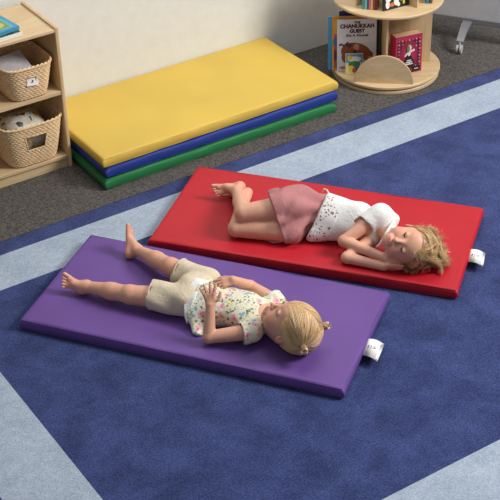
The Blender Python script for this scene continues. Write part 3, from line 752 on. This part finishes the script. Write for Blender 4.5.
def foot_prims(ankle, heel, ball, up, side, s=1., toes_up=.25):
    """side points towards the big toe, up out of the top of the foot"""
    d = nrm(ball-heel); up = nrm(up-d*(up@d)); side = nrm(side-d*(side@d)-up*(side@up)); P = []
    P += [(ellip(heel, np.stack([d, side, up]), (.023*s, .019*s, .020*s)), .012), (cone(ankle, heel+up*.006, .0215*s, .017*s), .014)]
    P += [(cone(heel, ball+side*.013*s, .0165*s, .0125*s, (up, .85)), .012), (cone(heel, ball-side*.014*s, .0160*s, .0105*s, (up, .85)), .012)]
    P += [(cone(ankle, ball*.62+heel*.38+up*.012*s+side*.004, .021*s, .013*s), .016)]
    for q in (-1, 1): P.append((ellip(ankle+side*q*.017*s, np.eye(3), (.008*s,)*3), .008))
    off = (.0190, .0062, -.0040, -.0140, -.0235); ln = (.024, .025, .022, .019, .014); rr = (.0084, .0050, .0048, .0046, .0044)
    for i in range(5):
        b = ball+side*off[i]*s+d*(.000-.0012*i)*s; e = b+(d*ln[i]*s+side*off[i]*.12*s+up*toes_up*.012*s); P += [(cone(b, e, rr[i]*.9*s, rr[i]*s), .0012)]
    return P
def build(Fd, prims, grow=0):
    for p, k in prims: Fd.add(p, k, grow)
def clip_ground(F, z=.0008):
    zz = (F.lo[2]+F.h*np.arange(F.n[2])).astype(np.float32); F.D = np.maximum(F.D, (z-zz)[None, None, :])
def waves(seed, lo, hi, n=7, axis=None):
    r = np.random.default_rng(seed); K = []
    for _ in range(n):
        v = nrm(r.normal(size=3)); 
        if axis is not None: v = nrm(v-axis*(v@axis)*.75)
        K.append((v*r.uniform(lo, hi), r.uniform(0, 6.28)))
    return lambda P: sum(np.sin(P@k.astype(np.float32)+p) for k, p in K)/math.sqrt(n)
def fold(F, fn, amp): 
    sl, P = F.region(F.lo, F.lo+F.h*F.n); near = np.abs(F.D) < .03; q = F.D.copy(); q[near] += amp*fn(P[near]); F.D = q
def cut(F, p, n):
    """keep the side away from n"""
    P = F.whole(); F.D = np.maximum(F.D, (P-np.asarray(p, np.float32))@np.asarray(nrm(n), np.float32))
def bounds(pts, m): P = np.array(pts); return P.min(0)-m, P.max(0)+m

HL = [0.]
def hairline(q):                                                   # positive where hair grows (head units)
    y, z, x = q[..., 1], q[..., 2], q[..., 0]
    return z+.012+HL[0]*np.clip(y/.05, 0, 1)-np.where(y > 0, y*1.02, y*.62)+.10*np.clip(np.abs(x)-.03, 0, 1)*(y > .0)
def hair_cap(parent, c, R, s, h=.0028, grow=.0065, tone=(190, 152, 104)):
    e = ellip(c+s*(-.010*R[1]+.020*R[2]), R, ((.070+grow)*s, (.086+grow)*s, (.077+grow)*s)); F = Field(e[1]-.01, e[2]+.01, h); F.D[:] = .05
    P = F.whole(); q = ((P-c)@R.T)/s; d = e[0](P); F.D = np.maximum(d, -hairline(q)*.7*s).astype(np.float32)
    clip_ground(F, .001); nz = waves(3, 60, 160, 6)
    t = np.array(lin(*tone)[:3])
    return field_obj('hair', F, M['hair'], parent, lambda V: t*(1+.12*nz(V.astype(np.float32)))[:, None], 2)
def strands_obj(name, paths, rads, parent, tones, n=3):
    V = []; F = []; C = []
    for p, r, t in zip(paths, rads, tones):
        m = len(p); T = np.gradient(p, axis=0); T /= np.linalg.norm(T, axis=1)[:, None]+1e-9
        a = np.cross(T, (0.13, .21, .97)); a /= np.linalg.norm(a, axis=1)[:, None]+1e-9; b = np.cross(T, a); base = len(V)
        pr_ = np.sin(np.linspace(.35, math.pi-.12, m))**.6*r
        for j in range(n):
            an = 2*math.pi*j/n
            V_ = p+pr_[:, None]*(math.cos(an)*a+math.sin(an)*b)
            if j == 0: blk = np.empty((m, n, 3))
            blk[:, j] = V_
        k = len(V); V.extend(blk.reshape(-1, 3).tolist()); C.extend([t]*(m*n))
        for i in range(m-1):
            for j in range(n): F.append((k+i*n+j, k+i*n+(j+1) % n, k+(i+1)*n+(j+1) % n, k+(i+1)*n+j))
    o = mesh_obj(name, V, F, M['hair'], parent, True)
    ca = o.data.color_attributes.new('Col', 'FLOAT_COLOR', 'POINT'); c = np.ones((len(V), 4), np.float32); c[:, :3] = np.array(C); ca.data.foreach_set('color', c.ravel())
    return o
def tone(r, base=(206, 172, 124), dark=(140, 98, 58)):
    t = np.clip(r.beta(2, 3), 0, 1); a = np.array(lin(*base)[:3]); b = np.array(lin(*dark)[:3]); return a*(1-t)+b*t
def lashes(parent, w, s, R, open_=0., only=None):
    for g in (-1, 1):
        if only and g not in only: continue
        pts = [w(g*(.027+x), .0785-.9*abs(x)**1.6*1.4-x*.10, -.0035-.0035*(1-(x/.0125)**2)) for x in np.linspace(-.0125, .0125, 9)]
        v, f = tube(pts, [.0007*s+.0009*s*math.sin(i/8*math.pi) for i in range(9)], 6); o = mesh_obj('eyelash', v, f, flat('lash_brown', 74, 48, 36), parent, True)
        if open_:
            v, f = tube([w(g*(.027+x), .0782-.9*abs(x)**1.6*1.4-x*.10, -.0058-.0028*(1-(x/.010)**2)) for x in np.linspace(-.009, .009, 7)], [.0005*s+.0013*s*open_*math.sin(i/6*math.pi) for i in range(7)], 6)
            mesh_obj('eye', v, f, flat('eye_dark', 52, 40, 40, .2), parent, True)

# ------------------------------------------------------------------ child on the purple mat, lying on the back
def girl_one():
    B = Body(1.4683, 3.912, -.9305, MT+.002); p = B.p
    root = thing('person', 'small blonde child with two hair knots lying on the back on the purple mat', 'person', (1.4683, 3.912, MT+.002), -.9305)
    Z = np.array([0, 0, 1.])
    pel = p(190, 294, .058); neck = p(262, 316, .055); shF = p(277, 301, .052); shN = p(251, 333, .050)
    a = nrm((neck-pel)*[1, 1, 0]); far = np.cross(Z, a)              # towards the head; towards the far side
    if (far@(shF-shN)) < 0: far = -far
    hN = p(181, 300, .054); hF = p(203, 281, .052); kN = p(130, 294.5, .052); aN = p(86, 286.5, .034); kF = p(171, 267, .062); aF = p(137, 250, .036)
    heN = p(82, 288.5, .022); baN = p(68, 281.8, .046); heF = p(129.5, 253, .022); baF = p(129.5, 231.5, .085)
    elN = p(209, 337, .032); wrN = p(210.5, 305, .138); elF = p(250, 286, .075); wrF = p(233, 280, .134)
    s = 1.09; c = p(291, 326.0, .096); R = head_frame(B, (-.42, -.50, .755), (-.40, .85, .34)); HL[0] = .022
    ap, det, w = head_prims(c, R, s)
    chest = neck-a*.085; belly = neck-a*.17
    torso = [(cone(pel+far*.036, pel-far*.036, .050, .050), .02), (ellip(belly-Z*.002, np.stack([a, far, Z]), (.10, .074, .055)), .03),
             (ellip(chest, np.stack([a, far, Z]), (.092, .082, .056)), .03), (cone(shF-far*.018-Z*.0, shN+far*.018, .034, .034), .025)]
    lo, hi = bounds([c, heN, baN, baF, shF, shN, elN, wrN+[0, 0, .02], aN], .11); lo[2] = -.003; hi[2] = .21
    F = Field(lo, hi, .0017)
    build(F, torso)
    nb = w(0, -.03, -.055); F.add(cone(neck-a*.005+Z*.002, nb, .036, .033), .018)
    build(F, [(cone(shN+far*.01, elN, .031, .0235), .015), (cone(elN, wrN, .0235, .0165), .006), (cone(shF-far*.01, elF, .030, .0225), .015), (cone(elF, wrF, .0225, .016), .006)])
    build(F, [(cone(hN, kN, .050, .036), .02), (cone(kN, kN*.55+aN*.45, .034, .0325), .012), (cone(kN*.6+aN*.4, aN, .033, .0205), .012), (ellip(kN+Z*.008, np.eye(3), (.028,)*3), .012)])
    build(F, [(cone(hF, kF, .050, .036), .02), (cone(kF, kF*.55+aF*.45, .034, .0325), .012), (cone(kF*.6+aF*.4, aF, .033, .0205), .012), (ellip(kF+Z*.008, np.eye(3), (.028,)*3), .012)])
    build(F, foot_prims(aN, heN, baN, B.d(-.15, .1, 1), B.d(.05, 1, -.1), 1.0, .5))
    build(F, foot_prims(aF, heF, baF, B.d(.95, .05, .35), B.d(-.3, 0, 1), .95, .2))
    build(F, hand_prims(wrN, B.d(-.12, .98, .12), B.d(-.15, .15, .95), B.d(1, 0, 0), .98, fan=(.30, .05, -.25, -.55), curl=(.10, .12, .15, .2), thumb=(.85, .1)))
    build(F, hand_prims(wrF, B.d(-.95, -.28, .05), B.d(0, .6, .8), B.d(0, 1, .3), .95, fan=(.22, .05, -.10, -.28), curl=(.2, .25, .3, .35), thumb=(.5, .3)))
    for pr_, k in ap: F.add(pr_, k)
    for op, pr_, k in det: F.add(pr_, k, op=op)
    clip_ground(F)
    field_obj('body', F, M['skin'], root, lambda V: skin_colors(V, c, R, s, [(kN+Z*.03, .03, .35), (kF+Z*.03, .03, .35), (baN, .03, .3), (baF, .03, .3), (elN, .03, .3), (heF, .025, .3)]))
    # shirt
    lo, hi = bounds([pel-a*.02, neck, shF, shN, p(192, 338, 0)], .085); lo[2] = -.003; hi[2] = .17
    G = Field(lo, hi, .0025); wv = waves(11, 25, 70, 8)
    for pr_, k in torso[1:]: G.add(pr_, k, .0065)
    hem = pel+a*.035
    G.add(cone(belly, hem, .056, .066, None, True), .02); G.add(cone(belly+far*.03, hem+far*.045-Z*.01, .05, .056, None, True), .02); G.add(cone(belly-far*.03, hem-far*.05-Z*.014, .05, .056, None, True), .02)
    hf = p(197, 331, .012); G.add(cone(belly-far*.05-Z*.01, hem-far*.075-Z*.03, .045, .030), .03); G.add(cone(hem-far*.05-Z*.012+a*.022, p(197, 333, .006), .036, .020, (nrm(far*.6+Z*.8), .5)), .03)
    cut(G, hem+a*.010, -a*1+far*.0)
    for sh, el, sg in ((shN, elN, -1), (shF, elF, 1)):
        q = sh+(el-sh)*.20; dd = nrm(el-sh); G.add(cone(sh-far*sg*.012, q, .037, .042, None, True), .012)
    fold(G, wv, .0022); clip_ground(G, .0012)
    for sh, el in ((shN, elN), (shF, elF)):                          # open cuffs
        q = sh+(el-sh)*.20; dd = nrm(el-sh); G.add(cone(q-dd*.010, q+dd*.02, .036, .038, None, 'both'), .001, op='s')
    G.add(ellip(neck+a*.032+Z*.034, np.stack([a, far, Z]), (.040, .048, .058)), .004, op='s')          # scooped neckline
    sh_o = field_obj('shirt', G, M['floral'], root, None, 2)
    # white lace panel at the hem
    G2 = Field(*bounds([hem-a*.03, hem+far*.08, hem-far*.12], .07)[0:2], .0025); G2.lo[2] = -.003
    G2.add(cone(hem+a*.03, hem-a*.018, .059, .067, None, True), .02); G2.add(cone(hem+a*.03-far*.04, hem-a*.01-far*.055-Z*.014, .054, .058, None, True), .02); G2.add(cone(hem+a*.03+far*.03, hem-a*.008+far*.045-Z*.01, .052, .055, None, True), .02)
    G2.add(cone(hem-far*.05-Z*.012+a*.004, p(192.5, 333, .006), .034, .019, (nrm(far*.6+Z*.8), .5)), .03)
    cut(G2, hem+a*.024, a); P = G2.whole(); fold(G2, waves(15, 60, 120, 6), .0035); clip_ground(G2, .0016)
    field_obj('ruffle', G2, M['whitecloth'], root, None, 2)
    # shorts
    hemN = p(151.5, 295.2, .053); hemF = p(179.5, 272, .056)
    lo, hi = bounds([pel+a*.04, hemN, hemF, hN, hF], .085); lo[2] = -.003; hi[2] = .15
    S = Field(lo, hi, .0025)
    S.add(cone(pel+far*.036+a*.02, pel-far*.036+a*.02, .058, .058), .02); S.add(cone(pel+far*.034-a*.01, pel-far*.034-a*.01, .058, .058), .02)
    for h_, e_ in ((hN, hemN), (hF, hemF)):
        S.add(cone(h_+a*.015, e_, .060, .057, None, True), .014)
    fold(S, waves(21, 30, 85, 8), .0040); clip_ground(S, .0012)
    for h_, e_, k_ in ((hN, hemN, kN), (hF, hemF, kF)):
        dd = nrm(e_-h_); S.add(cone(e_-dd*.010, e_+dd*.03, .052, .052, None, 'both'), .001, op='s')
    field_obj('shorts', S, M['shorts'], root, None, 2)
    for h_, e_ in ((hN, hemN), (hF, hemF)):                          # stitched hem bands
        dd = nrm(e_-h_); u = nrm(np.cross(dd, Z)); v = np.cross(u, dd); pts = []
        for i in range(40):
            an = 2*math.pi*i/40; q = e_-dd*.003+.0555*(math.cos(an)*u+math.sin(an)*v); q[2] = max(q[2], .004); pts.append(q)
        vv, ff = tube(pts, .0026, 6, True); mesh_obj('hem_band', vv, ff, M['shorts'], root, True)
    lashes(root, w, s, R)
    # hair combed from a parting into two knots
    cap = hair_cap(root, c, R, s, grow=.007, tone=(206, 168, 120)); r = np.random.default_rng(4)
    ce = c+s*(-.010*R[1]+.020*R[2]); rad = np.array([.070, .086, .077])*s
    def surf(dv, off): dv = dv/np.linalg.norm(dv, axis=-1, keepdims=True); k = 1/np.sqrt(((dv/(rad+off))**2).sum(-1, keepdims=True)); return ce+(dv*k)@R
    ties = {1: np.array([.064, -.038, .036]), -1: np.array([-.062, -.044, .072])}
    paths = []; rads = []; tones = []
    while len(paths) < 2000:
        dv = nrm(r.normal(size=3)); side = 1 if dv[0] > 0 else -1
        q = dv*rad/s+np.array([0, -.01, .02])
        if hairline(q) < -.002 or q[2] < -.055 or (q[1] > -.03 and q[2] < .022): continue
        if r.random() < .35: dv[0] = side*abs(r.normal())*.03; dv = nrm(dv)                # more roots on the parting
        t = nrm(ties[side]); an = math.acos(np.clip(dv@t, -1, 1))
        if an < .12: continue
        k = np.linspace(0, .97, 14)[:, None]; sl = (np.sin((1-k)*an)*dv+np.sin(k*an)*t)/math.sin(an)
        wv_ = r.normal(size=3)*.020; sl = sl+np.sin(k*math.pi*r.uniform(1, 2.2))*wv_
        pth = surf(sl, .0068*s+r.uniform(0, .0028)*s*np.sin(k*math.pi*.5+.3)); pth[:, 2] = np.maximum(pth[:, 2], .002); paths.append(pth); rads.append(r.uniform(.0007, .0015)); tones.append(tone(r, (244, 210, 160), (156, 108, 68)))
    # wisps
    for _ in range(60):
        dv = nrm(np.array([r.uniform(-1, 1), r.uniform(-.4, .9), r.uniform(-.1, 1)])); q = dv*rad/s+np.array([0, -.01, .02])
        if abs(hairline(q)) > .02: continue
        p0 = surf(dv[None], .006)[0]; d0 = (dv@R)*.014+r.normal(size=3)*.012; k = np.linspace(0, 1, 7)[:, None]; paths.append(p0+d0*k+r.normal(size=3)*.006*np.sin(k*3)); rads.append(.0005); tones.append(tone(r))
    for sg, tv in ties.items():
        out = nrm(tv)@R; base = surf(tv[None], .012*s)[0]
        for _ in range(70):                                          # small knotted bun
            ax = nrm(r.normal(size=3)); u = nrm(np.cross(ax, out)+.01); v = np.cross(ax, u); k = np.linspace(0, r.uniform(3, 6), 12)[:, None]
            paths.append(base+out*.009+.0125*(np.cos(k)*u+np.sin(k)*v)*np.array([1, 1, 1])+r.normal(size=3)*.0012); rads.append(.0013); tones.append(tone(r, (220, 190, 140), (150, 108, 64)))
        for _ in range(26):
            d0 = nrm(out+r.normal(size=3)*.75)*r.uniform(.014, .028); k = np.linspace(0, 1, 7)[:, None]; paths.append(base+out*.010+d0*k+r.normal(size=3)*.004*np.sin(k*3)); rads.append(.0008); tones.append(tone(r))
    ho = strands_obj('hair_strands', paths, rads, cap, tones)
    for sg, tv in ties.items():
        out = nrm(tv)@R; base = surf(tv[None], .013*s)[0]; u = nrm(np.cross(out, (0, 0, 1.))); v = np.cross(out, u)
        vv, ff = tube([base+.0095*(math.cos(i*math.pi/10)*u+math.sin(i*math.pi/10)*v) for i in range(20)], .0026, 6, True)
        ht = mesh_obj('hair_tie', vv, ff, flat('tie_brown', 92, 64, 52), cap, True)
        V, Q = merge(*[tube([base+out*.012+.0105*(math.cos(x)*u+math.sin(x)*v)+off, base+out*.021+.0105*(math.cos(x)*u+math.sin(x)*v)+off], .0050, 10) for x, off in ((.3, 0), (2.2, 0), (4.1, 0))])
        mesh_obj('hair_tie', V, Q, flat('bead_cream', 230, 214, 190), cap, True)
girl_one()

# ------------------------------------------------------------------ child on the red mat, curled on the side
def girl_two():
    B = Body(2.1386, 4.1058, -.8886, MT+.002); p = B.p; Z = np.array([0, 0, 1.])
    root = thing('person', 'blonde child in white top and pink skirt sleeping curled up on the red mat', 'person', (2.1386, 4.1058, MT+.002), -.8886)
    hip = p(292, 212, .085); waist = p(322, 211, .082); chest = p(357, 222, .082); shR = p(380, 214, .138); shL = p(372, 240, .036); neck = p(384, 228, .088)
    a = nrm(chest-hip); lat = nrm(shR-shL-a*((shR-shL)@a)); dep = np.cross(a, lat)
    hR = p(289, 207, .125); hL = p(285, 230, .045); kR = p(243.5, 213, .104); kL = p(236.5, 228.5, .038); aR = p(237, 191.5, .066); aL = p(246, 196, .030)
    heR = p(240, 186.5, .062); baR = p(219, 189.8, .050); heL = p(247.5, 192.5, .024); baL = p(225, 192, .015)
    elR = p(344, 241, .062); wrR = p(386.5, 258.5, .046); elL = p(347, 257.5, .026); wrL = p(384, 266.5, .020)
    s = 1.08; c = p(409, 245.5, .086); HL[0] = -.004; R = head_frame(B, (-.22, -.95, .10), (-.30, .13, .94))
    ap, det, w = head_prims(c, R, s)
    torso = [(ellip(hip, np.stack([a, lat, dep]), (.075, .080, .062)), .02), (cone(hip, waist, .062, .056, (lat, 1.15)), .02), (ellip((waist+chest)/2, np.stack([a, lat, dep]), (.075, .070, .056)), .03),
             (ellip(chest, np.stack([a, lat, dep]), (.075, .080, .058)), .03), (cone(shR-lat*.012, shL+lat*.012, .033, .033), .025), (cone(shR-lat*.012, neck+a*.01, .028, .030), .02)]
    lo, hi = bounds([c, heR, baR, kR, kL, shR, elL, wrL, p(413, 268, 0), hip], .105); lo[2] = -.003; hi[2] = .23
    F = Field(lo, hi, .0017); build(F, torso)
    F.add(cone(neck-a*.012, w(0, -.03, -.055), .034, .031), .018)
    build(F, [(cone(shR, elR, .030, .0235), .015), (cone(elR, wrR, .0245, .0165), .006), (cone(shL, elL, .030, .0235), .012), (cone(elL, wrL, .0235, .0165), .006)])
    build(F, [(cone(hL, kL, .050, .036), .012), (cone(kL, kL*.5+aL*.5, .034, .031), .008), (cone(kL*.5+aL*.5, aL, .031, .020), .01)])
    build(F, foot_prims(aL, heL, baL, B.d(-.2, -.2, 1), B.d(.1, 1, 0), .92, .1))
    build(F, [(cone(hR, kR, .051, .037), .008), (cone(kR, kR*.5+aR*.5, .0345, .031), .006), (cone(kR*.5+aR*.5, aR, .031, .0205), .008)])
    build(F, foot_prims(aR, heR, baR, B.d(-.1, .1, 1), B.d(.1, 1, .1), .98, .1))
    hd = nrm(p(408, 265, .030)-wrR); hl = nrm(p(406, 268.5, .016)-wrL)
    build(F, hand_prims(wrL, hl, B.d(0, -.75, .3)*1.0, B.d(0, .2, 1), .95, fan=(.10, .02, -.03, -.10), curl=(.05,)*4, thumb=(.3, .1)))
    build(F, hand_prims(wrR, hd, B.d(.05, .60, .78), B.d(0, 1, -.2), .98, fan=(.08, .02, -.03, -.10), curl=(.10, .12, .15, .2), thumb=(.3, .3)))
    for pr_, k in ap: F.add(pr_, k)
    for op, pr_, k in det: F.add(pr_, k, op=op)
    clip_ground(F)
    field_obj('body', F, M['skin'], root, lambda V: skin_colors(V, c, R, s, [(kR-dep*0, .03, .3), (kL, .03, .3), (baR, .03, .3), (heR, .025, .35), (elR, .03, .3), (p(408, 265, .03), .02, .4)]))
    # white top with lace hem
    lo, hi = bounds([waist-a*.05, neck, shR, shL, p(303, 241, 0)], .09); lo[2] = -.003; hi[2] = .22
    G = Field(lo, hi, .0025)
    for pr_, k in torso[2:]: G.add(pr_, k, .0065)
    hT = p(327, 194, .14); hB = p(307, 237, .022); hC = (hT+hB)/2; hn = nrm((hT+hB)/2-chest)
    up_ = nrm(hT-hB)
    G.add(cone(chest, hC, .060, .064, (up_, 1.30), False), .02)
    G.add(cone(chest+Z*.02, hT-up_*.045+a*.01, .05, .046), .02); G.add(cone(chest-Z*.03, hB+up_*.03+a*.01, .05, .038), .02)
    nn = nrm(np.cross(up_, B.d(0, 0, 1))); nn = nn if nn@a < 0 else -nn; cut(G, hC, nn)
    slq = shR+(elR-shR)*.40; sd = nrm(elR-shR); G.add(cone(shR-sd*.005, slq, .038, .044, None, True), .012)
    fold(G, waves(31, 22, 70, 8), .0026); clip_ground(G, .0012)
    G.add(cone(slq-sd*.012, slq+sd*.03, .038, .042, None, 'both'), .001, op='s')
    G.add(cone(shR, p(393, 219.5, .112), .040, .027), .02); G.add(cone(neck+a*.054, neck+a*.09, .040, .055, None, 'both'), .004, op='s')
    field_obj('top', G, M['whitecloth'], root, None, 2)
    L = Field(*bounds([hT, hB, hC+a*.05], .06), .0025); L.add(cone(chest, hC+nn*.004, .0615, .0665, (up_, 1.30), False), .02)
    L.add(cone(chest+Z*.02, hT-up_*.045+a*.01, .0515, .0485), .02); L.add(cone(chest-Z*.03, hB+up_*.03+a*.01, .0515, .0405), .02)
    cut(L, hC+nn*.004, nn); cut(L, hC-nn*.075, -nn); fold(L, waves(31, 22, 70, 8), .0026); clip_ground(L, .0016)
    P = L.whole(); sc = .004*np.abs(np.sin((P@up_.astype(np.float32))*110)); L.D = np.maximum(L.D, ((P-(hC+nn*.001).astype(np.float32))@nn.astype(np.float32)+sc).astype(np.float32))
    field_obj('lace_hem', L, M['lace'], root, None, 1)
    pts = [p(395, 219, .128), p(391, 225, .128), p(387, 232, .118), p(383, 239, .100), p(380, 244, .082), p(376, 247, .070)]
    vv, ff = tube(pts, [.003, .005, .006, .006, .005, .003], 8); mesh_obj('collar', vv, ff, M['whitecloth'], root, True)
    # dusty pink skirt
    sT = p(268, 193, .150); sB = p(284, 241, .010); sC = (sT+sB)/2; su = nrm(sT-sB); nn0 = nrm(np.cross(su, B.d(0, 0, 1))); nn0 = nn0 if nn0@a < 0 else -nn0
    lo, hi = bounds([waist+a*.03, sT, sB, hip], .10); lo[2] = -.003; hi[2] = .22
    S = Field(lo, hi, .0022); S.add(cone(waist+a*.012, hip, .060, .070, (lat, 1.22)), .02)
    S.add(ellip(hip, np.stack([a, lat, dep]), (.08, .092, .068)), .03)
    qR = hR+(kR-hR)*.52; qL = hL+(kL-hL)*.30; qM = (qR+qL)/2
    S.add(cone(hR+a*.02, qR, .060, .064), .025); S.add(cone(hL+a*.02, qL, .056, .060), .03); S.add(cone(hip, qM, .066, .062, (su, 1.2)), .03)
    S.add(ellip(p(303, 199, .132), np.stack([a, lat, dep]), (.062, .045, .055)), .03); S.add(cone(p(300, 198, .135), sT-su*.03-nn0*.01, .045, .030), .03)
    S.add(cone(hip+lat*.03, sT-nn0*.03-su*.035, .055, .042), .03)
    nn = nrm(np.cross(su, B.d(0, 0, 1))); nn = nn if nn@a < 0 else -nn
    P = S.whole(); near = np.abs(S.D) < .03
    ax = nrm(sC-waist); q = P[near]-waist.astype(np.float32); x1 = q@su.astype(np.float32); x2 = q@np.cross(ax, su).astype(np.float32); t = np.clip((q@ax.astype(np.float32))/.17, 0, 1); an = np.arctan2(x1, x2)
    D = S.D.copy(); D[near] += (.0045+.0045*t)*np.sin(an*9+3*np.sin(t*3)+x1*30)*.7; S.D = D; fold(S, waves(41, 20, 60, 7), .0028)
    cut(S, sC, nn); cut(S, waist+a*.022, a); clip_ground(S, .0012)
    dd = -nn*-1.
    for h_, k_, r1, r2 in ((hR, kR, .051, .037), (hL, kL, .050, .036)):        # the legs come out of an open hem
        e_ = h_+(k_-h_)*(.40 if r1 > .0505 else .12); dd = nrm(k_-h_); S.add(cone(e_, e_+dd*.09, r1+.001, r1-.001, None, 'both'), .003, op='s')
    field_obj('skirt', S, M['pink'], root, None, 2)
    # waist ribbon: white bow behind and frilled tie in front
    pts = [p(322, 192, .150), p(324, 189, .165), p(327, 190, .168), p(329, 194, .160), p(331, 198, .152)]
    vv, ff = tube(pts, [.002, .0035, .003, .0035, .002], 6); mesh_obj('ribbon', vv, ff, M['whitecloth'], root, True)
    pts = [p(287, 238, .018), p(281, 241.5, .010), p(273, 242.5, .008), p(268, 240.5, .008), p(272, 238.5, .009), p(280, 239.5, .010), p(286, 241, .006)]
    vv, ff = tube(pts, [.004, .005, .0045, .004, .0045, .005, .003], 6); mesh_obj('ribbon', vv, ff, M['pink'], root, True)
    lashes(root, w, s, R, open_=1.3)
    # tousled wavy hair
    cap = hair_cap(root, c, R, s, grow=.006, tone=(160, 118, 74)); r = np.random.default_rng(9)
    ce = c+s*(-.010*R[1]+.020*R[2]); rad = np.array([.070, .086, .077])*s
    paths = []; rads = []; tones = []
    def repel(pt, off):
        q = (pt-ce)@R.T; k = np.sqrt(((q/(rad+off))**2).sum(-1)); m = k < 1; q[m] = q[m]/k[m][:, None]; o_ = ce+q@R; o_[:, 2] = np.maximum(o_[:, 2], .003); return o_
    ends = [(437, 260, .018), (443, 256, .022), (430, 264, .014), (421, 266, .012), (443, 248, .035), (438, 239, .045), (413, 267, .010), (433, 232, .05), (446, 261, .014), (440, 265, .012), (426, 262, .03)]
    tries = 0
    for lock in range(170):
        while True:
            dv = nrm(r.normal(size=3)); q = dv*rad/s+np.array([0, -.01, .02])
            if hairline(q) > -.004 and q[2] > -.06: break
        lt = np.array(lin(252, 218, 160)[:3])*(tq := r.random()**1.1)+np.array(lin(132, 84, 50)[:3])*(1-tq)
        toward = r.random()
        if q[0] < -.035 and abs(q[1]+.006) < .04 and q[2] < .03: continue
        if q[0] < -.02 and toward < .55: e = p(r.uniform(418, 438), r.uniform(226, 244), r.uniform(.05, .10))
        else: u_, v_, h_ = ends[r.integers(len(ends))]; e = p(u_+r.normal()*3, v_+r.normal()*2.5, h_)
        n0 = dv@R; ph = r.uniform(0, 6.28); fr = r.uniform(.8, 1.7); amp = r.uniform(.004, .010); s1 = nrm(r.normal(size=3))
        for j in range(28):
            d2 = nrm(dv+r.normal(size=3)*.075); p0 = ce+(d2/np.sqrt(((d2/(rad+.004))**2).sum()))@R
            k = np.linspace(0, 1, 16)[:, None]; mid = p0+n0*r.uniform(.010, .030)+(e-p0)*.35; e2 = e+r.normal(size=3)*.0055
            pt = (1-k)**2*p0+2*k*(1-k)*mid+k**2*e2+amp*np.sin(k*fr*6.28+ph+j*.05)*s1*k**.6
            paths.append(repel(pt, .006+r.uniform(0, .006)*1)); rads.append(r.uniform(.0006, .0011)); tones.append(lt*.8+.2*tone(r, (240, 210, 160), (132, 92, 56)))
    for _ in range(32):                                              # flyaways
        dv = nrm(np.array([r.uniform(-1, .6), r.uniform(-.9, .4), r.uniform(.0, 1)])); p0 = ce+(dv/np.sqrt(((dv/(rad+.006))**2).sum()))@R
        d0 = ((dv@R)*.6+nrm(r.normal(size=3))*.8)*r.uniform(.015, .05); k = np.linspace(0, 1, 10)[:, None]; pt = p0+d0*k+r.normal(size=3)*.010*np.sin(k*3); pt[:, 2] = np.maximum(pt[:, 2], .002); paths.append(pt); rads.append(.0005); tones.append(tone(r))
    strands_obj('hair_strands', paths, rads, cap, tones)
girl_two()
